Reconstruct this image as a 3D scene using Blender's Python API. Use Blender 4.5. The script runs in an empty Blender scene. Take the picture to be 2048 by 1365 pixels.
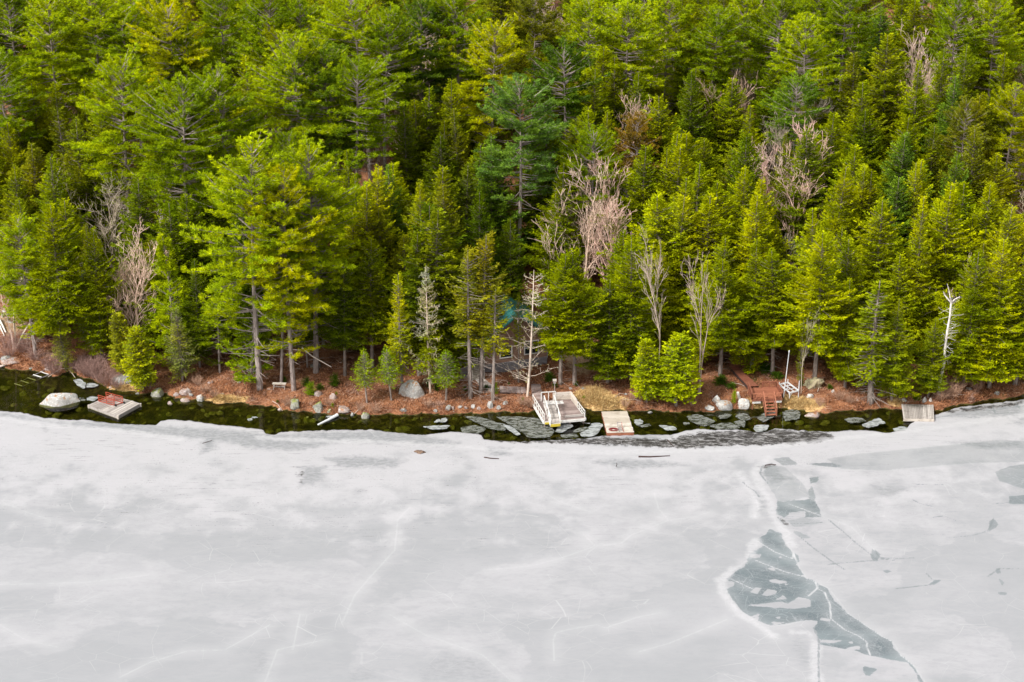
import bpy, math, random
import numpy as np
from mathutils import Vector, Matrix
R_ = math.radians
PI = math.pi
scene = bpy.context.scene
C = scene.collection

# ------------------------------------------------------------------ camera, sky, sun, exposure
CAM_H, PITCH, HFOV = 82.0, 24.0, 30.0
FPX = 1024.0 / math.tan(R_(HFOV / 2))
cam_d = bpy.data.cameras.new('camera')
cam_d.sensor_width = 36.0
cam_d.lens = 18.0 / math.tan(R_(HFOV / 2))
cam_d.clip_end = 3000
cam = bpy.data.objects.new('camera', cam_d)
C.objects.link(cam)
cam.location = (0, 0, CAM_H)
cam.rotation_euler = (R_(90 - PITCH), 0, 0)
scene.camera = cam

SUN_EL, SUN_AZ = 48.0, -50.0          # azimuth of the sun measured from -Y (behind camera), negative: to the left
world = bpy.data.worlds.new('World')
scene.world = world
world.use_nodes = True
wn = world.node_tree
wn.nodes.clear()
sky = wn.nodes.new('ShaderNodeTexSky')
sky.sky_type = 'NISHITA'
sky.sun_disc = False
sky.sun_elevation = R_(SUN_EL)
sky.air_density = 1.0
sky.dust_density = 3.0
sdir = Vector((math.sin(R_(SUN_AZ)) * math.cos(R_(SUN_EL)), -math.cos(R_(SUN_AZ)) * math.cos(R_(SUN_EL)), math.sin(R_(SUN_EL))))
sky.sun_rotation = math.atan2(sdir.x, sdir.y)
hs = wn.nodes.new('ShaderNodeHueSaturation')
hs.inputs['Saturation'].default_value = 0.16
bg = wn.nodes.new('ShaderNodeBackground')
bg.inputs['Strength'].default_value = 0.15
wo = wn.nodes.new('ShaderNodeOutputWorld')
wn.links.new(sky.outputs[0], hs.inputs['Color'])
wn.links.new(hs.outputs[0], bg.inputs['Color'])
wn.links.new(bg.outputs[0], wo.inputs['Surface'])
sun_d = bpy.data.lights.new('sun', 'SUN')
sun_d.energy = 3.0
sun_d.angle = R_(10)
sun_d.color = (1.0, 0.97, 0.92)
sun = bpy.data.objects.new('sun', sun_d)
C.objects.link(sun)
sun.rotation_euler = (-sdir).to_track_quat('-Z', 'Y').to_euler()
scene.view_settings.view_transform = 'Standard'
scene.view_settings.look = 'None'
scene.view_settings.gamma = 1
scene.view_settings.exposure = 0.53
cy = scene.cycles
cy.max_bounces = 6
cy.diffuse_bounces = 3
cy.glossy_bounces = 2
cy.transmission_bounces = 3
cy.transparent_max_bounces = 8
cy.caustics_reflective = False
cy.caustics_refractive = False
cy.use_adaptive_sampling = True
cy.adaptive_threshold = 0.02
cy.use_denoising = True

# ------------------------------------------------------------------ picture <-> place
cp, sp = math.cos(R_(PITCH)), math.sin(R_(PITCH))


def ray(px, py):
    x, y = (px - 1024.0) / FPX, (682.5 - py) / FPX
    d = np.array([x, cp + y * sp, -sp + y * cp])
    return d / np.linalg.norm(d)


def W(px, py, z=0.0):
    """the point of the level plane at height z that the photo shows at a pixel"""
    d = ray(px, py)
    t = (z - CAM_H) / d[2]
    return np.array([0, 0, CAM_H]) + t * d


def proj(p):
    x, y, z = p[0], p[1], p[2] - CAM_H
    dep = y * cp - z * sp
    return 1024 + FPX * x / dep, 682.5 - FPX * (y * sp + z * cp) / dep


def ZZ(ox, oy, s, pts):
    return [(ox + x / s, oy + y / s) for x, y in pts]


SHORE_PX = [(-80, 728), (0, 735), (35, 740), (60, 742), (92, 747), (117, 756), (132, 744), (160, 752), (185, 760), (200, 770), (225, 779), (250, 784),
            (282, 788), (300, 786), (330, 789), (350, 797), (400, 802), (437, 807), (480, 807), (512, 810), (540, 813), (560, 820), (600, 823),
            (625, 827), (675, 829), (725, 831), (775, 830), (850, 829), (912, 829), (987, 826), (1050, 825), (1075, 822), (1150, 819),
            (1175, 819), (1200, 822), (1275, 822), (1362, 824), (1407, 825), (1475, 820), (1525, 817), (1575, 816), (1612, 825),
            (1637, 827), (1675, 824), (1720, 821), (1794, 818), (1871, 821), (1893, 817), (1948, 805), (2013, 797), (2048, 792), (2140, 782)]
_sh = np.array([W(x, y, 0)[:2] for x, y in SHORE_PX])
SHX, SHY = _sh[:, 0], _sh[:, 1]


def shore(x):
    return np.interp(x, SHX, SHY)


def smooth(a, b, x):
    t = np.clip((x - a) / (b - a), 0, 1)
    return t * t * (3 - 2 * t)


def terrain(x, y):
    x = np.asarray(x, float)
    y = np.asarray(y, float)
    sw = 0.35 * np.sin(x * 1.7) + 0.25 * np.sin(x * 3.9 + 1.3) + 0.15 * np.sin(x * 8.1 + 0.4)
    d = y - shore(x) + sw * 0.5
    land = 0.42 * smooth(-0.1, 1.0, d) + 0.055 * np.clip(d - 0.6, 0, None) + 0.10 * np.clip(d - 14, 0, None) - 0.02 * np.clip(d - 60, 0, None)
    land = land + 0.16 * np.sin(x * 0.55 + y * 0.31) * smooth(2, 8, d) + 0.08 * np.sin(x * 1.3 - y * 0.9) * smooth(1, 5, d)
    bed = -0.10 + 0.16 * d
    bed = np.maximum(bed, -2.2)
    bed = bed + 0.10 * np.sin(x * 1.9 + y * 0.7) * np.sin(y * 1.7 - x * 0.5) * smooth(-0.5, -2, d)
    return np.where(d > -0.1, np.maximum(land - 0.06, -0.1), bed)


def tz(x, y):
    return float(terrain(x, y))


def G(px, py, h=0.0, tmin=120.0):
    """the ground point whose spot h metres above the ground shows at a pixel"""
    d = ray(px, py)
    ts = np.arange(tmin, 420, 0.5)
    P = np.array([0, 0, CAM_H])[None] + ts[:, None] * d[None]
    f = P[:, 2] - terrain(P[:, 0], P[:, 1]) - h
    k = np.argmax(f <= 0)
    if f[k] > 0:
        k = len(ts) - 1
    a, b = f[k - 1], f[k]
    t = ts[k - 1] + 0.5 * a / (a - b + 1e-9)
    p = np.array([0, 0, CAM_H]) + t * d
    return np.array([p[0], p[1], tz(p[0], p[1])])


# ------------------------------------------------------------------ object helpers
LABELS = set()


def tag(o, label=None, cat=None, group=None, kind=None):
    if label:
        o['label'] = label
        LABELS.add(label)
    if cat:
        o['category'] = cat
    if group:
        o['group'] = group
    if kind:
        o['kind'] = kind
    return o


def thing(name, loc, label, cat, group=None, rz=0.0, s=1.0):
    o = bpy.data.objects.new(name, None)
    o.empty_display_size = 0.3
    o.location = [float(v) for v in loc]
    o.rotation_euler = (0, 0, rz)
    o.scale = (s, s, s) if not isinstance(s, (tuple, list)) else s
    C.objects.link(o)
    return tag(o, label, cat, group)


def raw_mesh(name, V, F, mats, smoothf=False):
    V = np.asarray(V, np.float32)
    F = np.asarray(F, np.int32)
    me = bpy.data.meshes.new(name)
    me.vertices.add(len(V))
    me.vertices.foreach_set('co', V.ravel())
    n, k = F.shape
    me.loops.add(n * k)
    me.loops.foreach_set('vertex_index', F.ravel())
    me.polygons.add(n)
    me.polygons.foreach_set('loop_start', np.arange(n, dtype=np.int32) * k)
    me.polygons.foreach_set('loop_total', np.full(n, k, np.int32))
    if smoothf:
        me.polygons.foreach_set('use_smooth', np.ones(n, bool))
    me.update(calc_edges=True)
    me.materials.append(mats)
    return me


def quads_mesh(name, Q, mat):
    Q = np.asarray(Q, np.float32).reshape(-1, 4, 3)
    return raw_mesh(name, Q.reshape(-1, 3), np.arange(len(Q) * 4).reshape(-1, 4), mat)


def link(name, me, parent=None, loc=None):
    o = bpy.data.objects.new(name, me)
    C.objects.link(o)
    if parent is not None:
        o.parent = parent
    if loc is not None:
        o.location = [float(v) for v in loc]
    return o


class MB:
    """collects boxes, beams and prisms with shared corners; build() links them as ONE mesh"""

    def __init__(self):
        self.v, self.f = [], []

    def hexa(self, p):            # 8 points: bottom 4, top 4
        i = len(self.v)
        self.v += [tuple(float(c) for c in q) for q in p]
        for a in ((0, 3, 2, 1), (4, 5, 6, 7), (0, 1, 5, 4), (1, 2, 6, 5), (2, 3, 7, 6), (3, 0, 4, 7)):
            self.f.append(tuple(i + k for k in a))

    def box(self, c, s):
        x, y, z = c
        a, b, d = s[0] / 2, s[1] / 2, s[2] / 2
        self.hexa([(x - a, y - b, z - d), (x + a, y - b, z - d), (x + a, y + b, z - d), (x - a, y + b, z - d),
                   (x - a, y - b, z + d), (x + a, y - b, z + d), (x + a, y + b, z + d), (x - a, y + b, z + d)])

    def beam(self, a, b, w, h=None):
        a, b = Vector(a), Vector(b)
        h = h or w
        d = (b - a).normalized()
        up = Vector((0, 0, 1)) if abs(d.z) < 0.9 else Vector((0, 1, 0))
        s = d.cross(up).normalized() * (w / 2)
        u = s.cross(d).normalized() * (h / 2)
        self.hexa([a - s - u, a + s - u, b + s - u, b - s - u, a - s + u, a + s + u, b + s + u, b - s + u])

    def cyl(self, a, b, ra, rb, n=8, caps=True):
        a, b = Vector(a), Vector(b)
        d = (b - a).normalized()
        up = Vector((0, 0, 1)) if abs(d.z) < 0.9 else Vector((0, 1, 0))
        s = d.cross(up).normalized()
        u = s.cross(d).normalized()
        i = len(self.v)
        for p, r in ((a, ra), (b, rb)):
            for k in range(n):
                t = 2 * PI * k / n
                self.v.append(tuple(p + (s * math.cos(t) + u * math.sin(t)) * r))
        for k in range(n):
            m = (k + 1) % n
            self.f.append((i + k, i + m, i + n + m, i + n + k))
        if caps:
            self.f.append(tuple(i + k for k in range(n))[::-1])
            self.f.append(tuple(i + n + k for k in range(n)))

    def slab(self, A, B, Cc, D, th):
        """A,B,C,D: top corners going round; th thickness downwards"""
        t = np.array([0, 0, th])
        self.hexa([A - t, B - t, Cc - t, D - t, A, B, Cc, D])

    def planks(self, A, B, Cc, D, n, th, gap=0.12, rnd=None):
        """n boards, each reaching from side A-D to side B-C"""
        for k in range(n):
            a, b = (k + gap / 2) / n, (k + 1 - gap / 2) / n
            dz = np.array([0, 0, (rnd.uniform(-0.012, 0.012) if rnd else 0)])
            e0 = (rnd.uniform(-0.01, 0.01) if rnd else 0)
            L0, L1 = A + (D - A) * a + dz, A + (D - A) * b + dz
            R0, R1 = B + (Cc - B) * a + dz, B + (Cc - B) * b + dz
            sh = (R0 - L0) * e0
            self.slab(L0 + sh, R0 + sh, R1 + sh, L1 + sh, th)

    def rail(self, P, Q, h, posts, w=0.07, mids=1, ext=0.0):
        P, Q = np.array(P, float), np.array(Q, float)
        up = np.array([0, 0, h])
        for k in range(posts):
            p = P + (Q - P) * (k / max(1, posts - 1))
            self.beam(p - np.array([0, 0, ext]), p + up * 0.98, w)
        self.beam(P + up, Q + up, w * 1.2, w * 0.7)
        for m in range(mids):
            u = up * (m + 1) / (mids + 1)
            self.beam(P + u, Q + u, w * 0.55, w * 1.1)

    def build(self, name, mat, parent=None, bevel=0.0):
        me = bpy.data.meshes.new(name)
        me.from_pydata(self.v, [], self.f)
        me.materials.append(mat)
        me.update()
        o = link(name, me, None)
        if parent is not None:
            o.parent = parent
            o.matrix_parent_inverse = parent_inv(parent)
        return o


def parent_inv(p):
    return (Matrix.LocRotScale(p.location, p.rotation_euler, p.scale)).inverted()


# ------------------------------------------------------------------ materials
def mat_new(name):
    m = bpy.data.materials.new(name)
    m.use_nodes = True
    nt = m.node_tree
    nt.nodes.clear()
    out = nt.nodes.new('ShaderNodeOutputMaterial')
    return m, nt, out


def nd(nt, typ, **kw):
    n = nt.nodes.new(typ)
    for k, v in kw.items():
        if k in ('operation', 'blend_type', 'data_type', 'attribute_name', 'noise_dimensions', 'feature', 'vector_type', 'mode', 'wave_type'):
            setattr(n, k, v)
    return n


def setin(nt, sock, v):
    if hasattr(v, 'default_value') or isinstance(v, bpy.types.NodeSocket):
        nt.links.new(v, sock)
    else:
        sock.default_value = v


def math_(nt, op, a, b=0.0, c=None, clamp=False):
    n = nt.nodes.new('ShaderNodeMath')
    n.operation = op
    n.use_clamp = clamp
    setin(nt, n.inputs[0], a)
    setin(nt, n.inputs[1], b)
    if c is not None:
        setin(nt, n.inputs[2], c)
    return n.outputs[0]


def mix(nt, fac, a, b, blend='MIX'):
    n = nt.nodes.new('ShaderNodeMix')
    n.data_type = 'RGBA'
    n.blend_type = blend
    setin(nt, n.inputs['Factor'], fac)
    setin(nt, n.inputs[6], a)
    setin(nt, n.inputs[7], b)
    return n.outputs[2]


def rgb(c):
    return (c[0], c[1], c[2], 1.0)


def noise(nt, vec, scale, detail=3.0, rough=0.55, dist=0.0):
    n = nt.nodes.new('ShaderNodeTexNoise')
    n.inputs['Scale'].default_value = scale
    n.inputs['Detail'].default_value = detail
    n.inputs['Roughness'].default_value = rough
    n.inputs['Distortion'].default_value = dist
    if vec is not None:
        nt.links.new(vec, n.inputs['Vector'])
    return n.outputs['Fac']


def mapping(nt, vec, scale=(1, 1, 1), rot=(0, 0, 0)):
    n = nt.nodes.new('ShaderNodeMapping')
    n.inputs['Scale'].default_value = scale
    n.inputs['Rotation'].default_value = rot
    nt.links.new(vec, n.inputs['Vector'])
    return n.outputs[0]


def sstep(nt, x, a, b, o0=0.0, o1=1.0):
    n = nt.nodes.new('ShaderNodeMapRange')
    n.interpolation_type = 'SMOOTHSTEP'
    setin(nt, n.inputs['Value'], x)
    n.inputs['From Min'].default_value = a
    n.inputs['From Max'].default_value = b
    n.inputs['To Min'].default_value = o0
    n.inputs['To Max'].default_value = o1
    return n.outputs[0]


def attr(nt, name):
    n = nt.nodes.new('ShaderNodeAttribute')
    n.attribute_name = name
    return n.outputs['Fac']


def geo_pos(nt):
    return nt.nodes.new('ShaderNodeNewGeometry').outputs['Position']


def obj_co(nt):
    return nt.nodes.new('ShaderNodeTexCoord').outputs['Object']


def principled(nt, out, col, rough=0.8, spec=0.3, bump=None, bs=0.3, bd=0.05, metal=0.0):
    p = nt.nodes.new('ShaderNodeBsdfPrincipled')
    setin(nt, p.inputs['Base Color'], col)
    setin(nt, p.inputs['Roughness'], rough)
    p.inputs['Specular IOR Level'].default_value = spec
    p.inputs['Metallic'].default_value = metal
    if bump is not None:
        b = nt.nodes.new('ShaderNodeBump')
        b.inputs['Strength'].default_value = bs
        b.inputs['Distance'].default_value = bd
        nt.links.new(bump, b.inputs['Height'])
        nt.links.new(b.outputs[0], p.inputs['Normal'])
    nt.links.new(p.outputs[0], out.inputs['Surface'])
    return p


def leaf_mat(name, trans=0.35, hue=0.5):
    m, nt, out = mat_new(name)
    oi = nt.nodes.new('ShaderNodeObjectInfo')
    ge = nt.nodes.new('ShaderNodeNewGeometry')
    rnd = ge.outputs['Random Per Island']
    nz = noise(nt, ge.outputs['Position'], 0.9, 2.0)
    v = math_(nt, 'MULTIPLY_ADD', rnd, 0.85, 0.58)
    v = math_(nt, 'MULTIPLY', v, sstep(nt, nz, 0.3, 0.7, 0.75, 1.2))
    c1 = mix(nt, 1.0, oi.outputs['Color'], rgb((0.99, 1.06, 1.0)), 'MULTIPLY')
    yel = mix(nt, 1.0, c1, rgb((1.12, 1.06, 0.6)), 'MULTIPLY')
    blu = mix(nt, 1.0, c1, rgb((0.88, 0.95, 1.1)), 'MULTIPLY')
    c2 = mix(nt, sstep(nt, noise(nt, ge.outputs['Position'], 0.45, 2.0), 0.35, 0.65), blu, yel)
    vn = nt.nodes.new('ShaderNodeVectorMath')
    vn.operation = 'SCALE'
    nt.links.new(c2, vn.inputs[0])
    nt.links.new(v, vn.inputs['Scale'])
    d = nt.nodes.new('ShaderNodeBsdfDiffuse')
    t = nt.nodes.new('ShaderNodeBsdfTranslucent')
    nt.links.new(vn.outputs[0], d.inputs['Color'])
    nt.links.new(vn.outputs[0], t.inputs['Color'])
    ms = nt.nodes.new('ShaderNodeMixShader')
    ms.inputs[0].default_value = trans
    nt.links.new(d.outputs[0], ms.inputs[1])
    nt.links.new(t.outputs[0], ms.inputs[2])
    nt.links.new(ms.outputs[0], out.inputs['Surface'])
    return m


def bark_mat(name, a, b, sc=3.0, use_obj=False):
    m, nt, out = mat_new(name)
    g = geo_pos(nt)
    n = noise(nt, mapping(nt, g, (sc, sc, sc * 0.35)), 1.6, 4.0, 0.65)
    col = mix(nt, sstep(nt, n, 0.35, 0.65), rgb(a), rgb(b))
    if use_obj:
        oi = nt.nodes.new('ShaderNodeObjectInfo')
        col = mix(nt, 1.0, col, oi.outputs['Color'], 'MULTIPLY')
    principled(nt, out, col, 0.9, 0.15)
    return m


def wood_mat(name, a, b, c, dirv=(1, 1, 1), rough=0.75):
    """boards that differ one from another (by island) with streaks and stains"""
    m, nt, out = mat_new(name)
    ge = nt.nodes.new('ShaderNodeNewGeometry')
    n = noise(nt, mapping(nt, ge.outputs['Position'], dirv), 3.0, 4.0, 0.7)
    n2 = noise(nt, ge.outputs['Position'], 1.1, 3.0, 0.6)
    col = mix(nt, ge.outputs['Random Per Island'], rgb(a), rgb(b))
    col = mix(nt, sstep(nt, n, 0.5, 0.72, 0, 0.75), col, rgb(c))
    col = mix(nt, sstep(nt, n2, 0.55, 0.75, 0, 0.5), col, rgb(c))
    principled(nt, out, col, rough, 0.25, n, 0.25, 0.02)
    return m


def rock_mat(name, a, b, lich, moss, mossamt):
    m, nt, out = mat_new(name)
    ge = nt.nodes.new('ShaderNodeNewGeometry')
    p = ge.outputs['Position']
    n = noise(nt, p, 1.3, 5.0, 0.65)
    n2 = noise(nt, p, 5.5, 3.0, 0.7)
    n3 = noise(nt, p, 2.4, 3.0, 0.6)
    col = mix(nt, sstep(nt, n, 0.35, 0.65), rgb(a), rgb(b))
    col = mix(nt, sstep(nt, n2, 0.52, 0.62, 0, 0.8), col, rgb(lich))
    sx = nt.nodes.new('ShaderNodeSeparateXYZ')
    nt.links.new(ge.outputs['Normal'], sx.inputs[0])
    up = sstep(nt, sx.outputs['Z'], 0.1, 0.8)
    mm = math_(nt, 'MULTIPLY', up, sstep(nt, n3, 0.62 - mossamt * 0.25, 0.70 - mossamt * 0.2))
    col = mix(nt, math_(nt, 'MULTIPLY', mm, 0.9), col, rgb(moss))
    principled(nt, out, col, 0.85, 0.25, n2, 0.5, 0.08)
    return m


def plain_mat(name, c, rough=0.5, spec=0.4, metal=0.0, var=0.25, sc=4.0):
    m, nt, out = mat_new(name)
    n = noise(nt, geo_pos(nt), sc, 3.0, 0.6)
    col = mix(nt, sstep(nt, n, 0.35, 0.7), rgb(c), rgb(tuple(v * (1 - var) for v in c)))
    principled(nt, out, col, rough, spec, None, metal=metal)
    return m


M = {}
M['hem'] = leaf_mat('hemlock_needles', 0.42)
M['pine'] = leaf_mat('pine_needles', 0.42)
M['bark'] = bark_mat('grey_brown_bark', (0.17, 0.135, 0.115), (0.30, 0.25, 0.22))
M['pbark'] = bark_mat('pine_bark', (0.20, 0.155, 0.14), (0.36, 0.30, 0.27), 2.0)
M['twig'] = bark_mat('bare_twig_bark', (0.55, 0.47, 0.42), (0.80, 0.70, 0.62), 2.0, True)
M['birch'] = bark_mat('white_birch_bark', (0.55, 0.48, 0.42), (0.85, 0.80, 0.74), 4.0)
M['lichen'] = leaf_mat('pale_lichen', 0.2)
M['greywood'] = wood_mat('weathered_grey_boards', (0.26, 0.23, 0.21), (0.52, 0.47, 0.43), (0.15, 0.12, 0.10), (0.6, 4, 1))
M['palewood'] = wood_mat('pale_pine_boards', (0.42, 0.36, 0.29), (0.64, 0.58, 0.51), (0.24, 0.18, 0.13), (0.6, 4, 1))
M['oldwood'] = wood_mat('old_purple_grey_boards', (0.20, 0.145, 0.13), (0.38, 0.30, 0.275), (0.10, 0.07, 0.06), (0.6, 4, 1))
M['redwood'] = wood_mat('red_brown_stained_boards', (0.26, 0.095, 0.055), (0.36, 0.14, 0.08), (0.19, 0.07, 0.04), (0.6, 3, 1))
M['redwood2'] = wood_mat('faded_brown_ramp_boards', (0.22, 0.075, 0.045), (0.26, 0.10, 0.06), (0.13, 0.05, 0.03), (0.6, 3, 1))
M['white'] = plain_mat('white_painted_wood', (0.72, 0.70, 0.66), 0.55, 0.4, 0, 0.2)
M['alu'] = plain_mat('white_metal', (0.75, 0.76, 0.77), 0.35, 0.5, 0.1, 0.12)
M['redpaint'] = plain_mat('red_paint', (0.42, 0.075, 0.04), 0.5, 0.4, 0, 0.3)
M['yellow'] = plain_mat('yellow_painted_board', (0.62, 0.48, 0.05), 0.6, 0.3, 0, 0.25)
M['black'] = plain_mat('black_rubber', (0.02, 0.02, 0.02), 0.7, 0.3)
M['rope'] = plain_mat('dark_red_rope', (0.22, 0.03, 0.03), 0.8, 0.2)
M['teal'] = plain_mat('teal_metal_roof', (0.04, 0.17, 0.15), 0.4, 0.5, 0.0, 0.5, 1.2)
M['brownwall'] = wood_mat('dark_brown_siding', (0.24, 0.145, 0.10), (0.30, 0.18, 0.125), (0.15, 0.09, 0.065), (1, 1, 6))
M['lattice'] = plain_mat('grey_lattice', (0.26, 0.24, 0.25), 0.7, 0.2)
M['glass'] = plain_mat('dark_window_glass', (0.012, 0.016, 0.02), 0.08, 0.7)
M['granite'] = rock_mat('grey_granite', (0.20, 0.19, 0.18), (0.30, 0.29, 0.27), (0.44, 0.43, 0.40), (0.26, 0.24, 0.09), 0.2)
M['mossy'] = rock_mat('mossy_granite', (0.22, 0.21, 0.18), (0.33, 0.32, 0.28), (0.46, 0.46, 0.38), (0.20, 0.22, 0.03), 1.0)
M['pinkrock'] = rock_mat('pinkish_granite', (0.27, 0.20, 0.18), (0.37, 0.30, 0.27), (0.50, 0.45, 0.42), (0.30, 0.14, 0.06), 0.5)
M['palerock'] = rock_mat('pale_granite', (0.31, 0.30, 0.28), (0.44, 0.425, 0.40), (0.60, 0.59, 0.56), (0.34, 0.17, 0.07), 0.4)
M['wetrock'] = rock_mat('drowned_olive_rock', (0.10, 0.095, 0.03), (0.22, 0.20, 0.07), (0.36, 0.34, 0.18), (0.14, 0.15, 0.02), 0.8)
M['darklog'] = plain_mat('dark_wet_wood', (0.06, 0.035, 0.03), 0.7, 0.3)


# ground
def ground_material():
    m, nt, out = mat_new('forest_floor')
    ge = nt.nodes.new('ShaderNodeNewGeometry')
    p = ge.outputs['Position']
    n1 = noise(nt, p, 0.7, 5.0, 0.65)
    n2 = noise(nt, p, 5.0, 4.0, 0.75)
    n3 = noise(nt, p, 0.28, 3.0, 0.6)
    col = mix(nt, sstep(nt, n1, 0.35, 0.62), rgb((0.13, 0.050, 0.026)), rgb((0.30, 0.130, 0.062)))
    col = mix(nt, sstep(nt, n2, 0.5, 0.7, 0, 0.8), col, rgb((0.40, 0.235, 0.15)))
    col = mix(nt, sstep(nt, n2, 0.48, 0.3, 0, 0.75), col, rgb((0.085, 0.04, 0.028)))
    col = mix(nt, sstep(nt, n3, 0.60, 0.72, 0, 0.7), col, rgb((0.075, 0.095, 0.018)))
    gold = attr(nt, 'gold')
    gcol = mix(nt, sstep(nt, n2, 0.35, 0.65), rgb((0.42, 0.25, 0.10)), rgb((0.62, 0.43, 0.20)))
    gm = sstep(nt, math_(nt, 'ADD', gold, math_(nt, 'MULTIPLY', math_(nt, 'SUBTRACT', n1, 0.5), 0.9)), 0.4, 0.6)
    col = mix(nt, gm, col, gcol)
    tan = attr(nt, 'tan')
    tcol = mix(nt, sstep(nt, n2, 0.35, 0.65), rgb((0.30, 0.18, 0.10)), rgb((0.46, 0.33, 0.21)))
    tm = sstep(nt, math_(nt, 'ADD', tan, math_(nt, 'MULTIPLY', math_(nt, 'SUBTRACT', n1, 0.5), 0.9)), 0.4, 0.6)
    col = mix(nt, tm, col, tcol)
    # lake bed: olive and brown silt with scattered cobbles near the bank
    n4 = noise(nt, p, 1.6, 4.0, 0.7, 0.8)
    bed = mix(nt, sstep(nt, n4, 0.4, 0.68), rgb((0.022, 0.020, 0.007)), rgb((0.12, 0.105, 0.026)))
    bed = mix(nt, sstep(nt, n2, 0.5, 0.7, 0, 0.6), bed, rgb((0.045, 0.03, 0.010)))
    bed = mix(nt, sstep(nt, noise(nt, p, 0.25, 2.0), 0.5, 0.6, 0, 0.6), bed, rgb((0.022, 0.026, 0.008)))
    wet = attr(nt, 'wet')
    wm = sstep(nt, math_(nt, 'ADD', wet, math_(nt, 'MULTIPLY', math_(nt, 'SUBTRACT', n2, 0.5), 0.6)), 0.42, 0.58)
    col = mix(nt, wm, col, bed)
    principled(nt, out, col, 0.9, 0.15, n2, 0.6, 0.12)
    return m


M['ground'] = ground_material()


def water_material():
    m, nt, out = mat_new('lake_water')
    p = geo_pos(nt)
    tr = nt.nodes.new('ShaderNodeBsdfTransparent')
    tr.inputs['Color'].default_value = (0.58, 0.60, 0.32, 1)
    gl = nt.nodes.new('ShaderNodeBsdfGlossy')
    gl.inputs['Roughness'].default_value = 0.03
    n = noise(nt, mapping(nt, p, (1.0, 1.6, 1)), 1.5, 2.0, 0.5)
    b = nt.nodes.new('ShaderNodeBump')
    b.inputs['Strength'].default_value = 0.05
    b.inputs['Distance'].default_value = 0.02
    nt.links.new(n, b.inputs['Height'])
    nt.links.new(b.outputs[0], gl.inputs['Normal'])
    fr = nt.nodes.new('ShaderNodeFresnel')
    fr.inputs['IOR'].default_value = 1.33
    ms = nt.nodes.new('ShaderNodeMixShader')
    nt.links.new(fr.outputs[0], ms.inputs[0])
    nt.links.new(tr.outputs[0], ms.inputs[1])
    nt.links.new(gl.outputs[0], ms.inputs[2])
    nt.links.new(ms.outputs[0], out.inputs['Surface'])
    return m


M['water'] = water_material()


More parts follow.
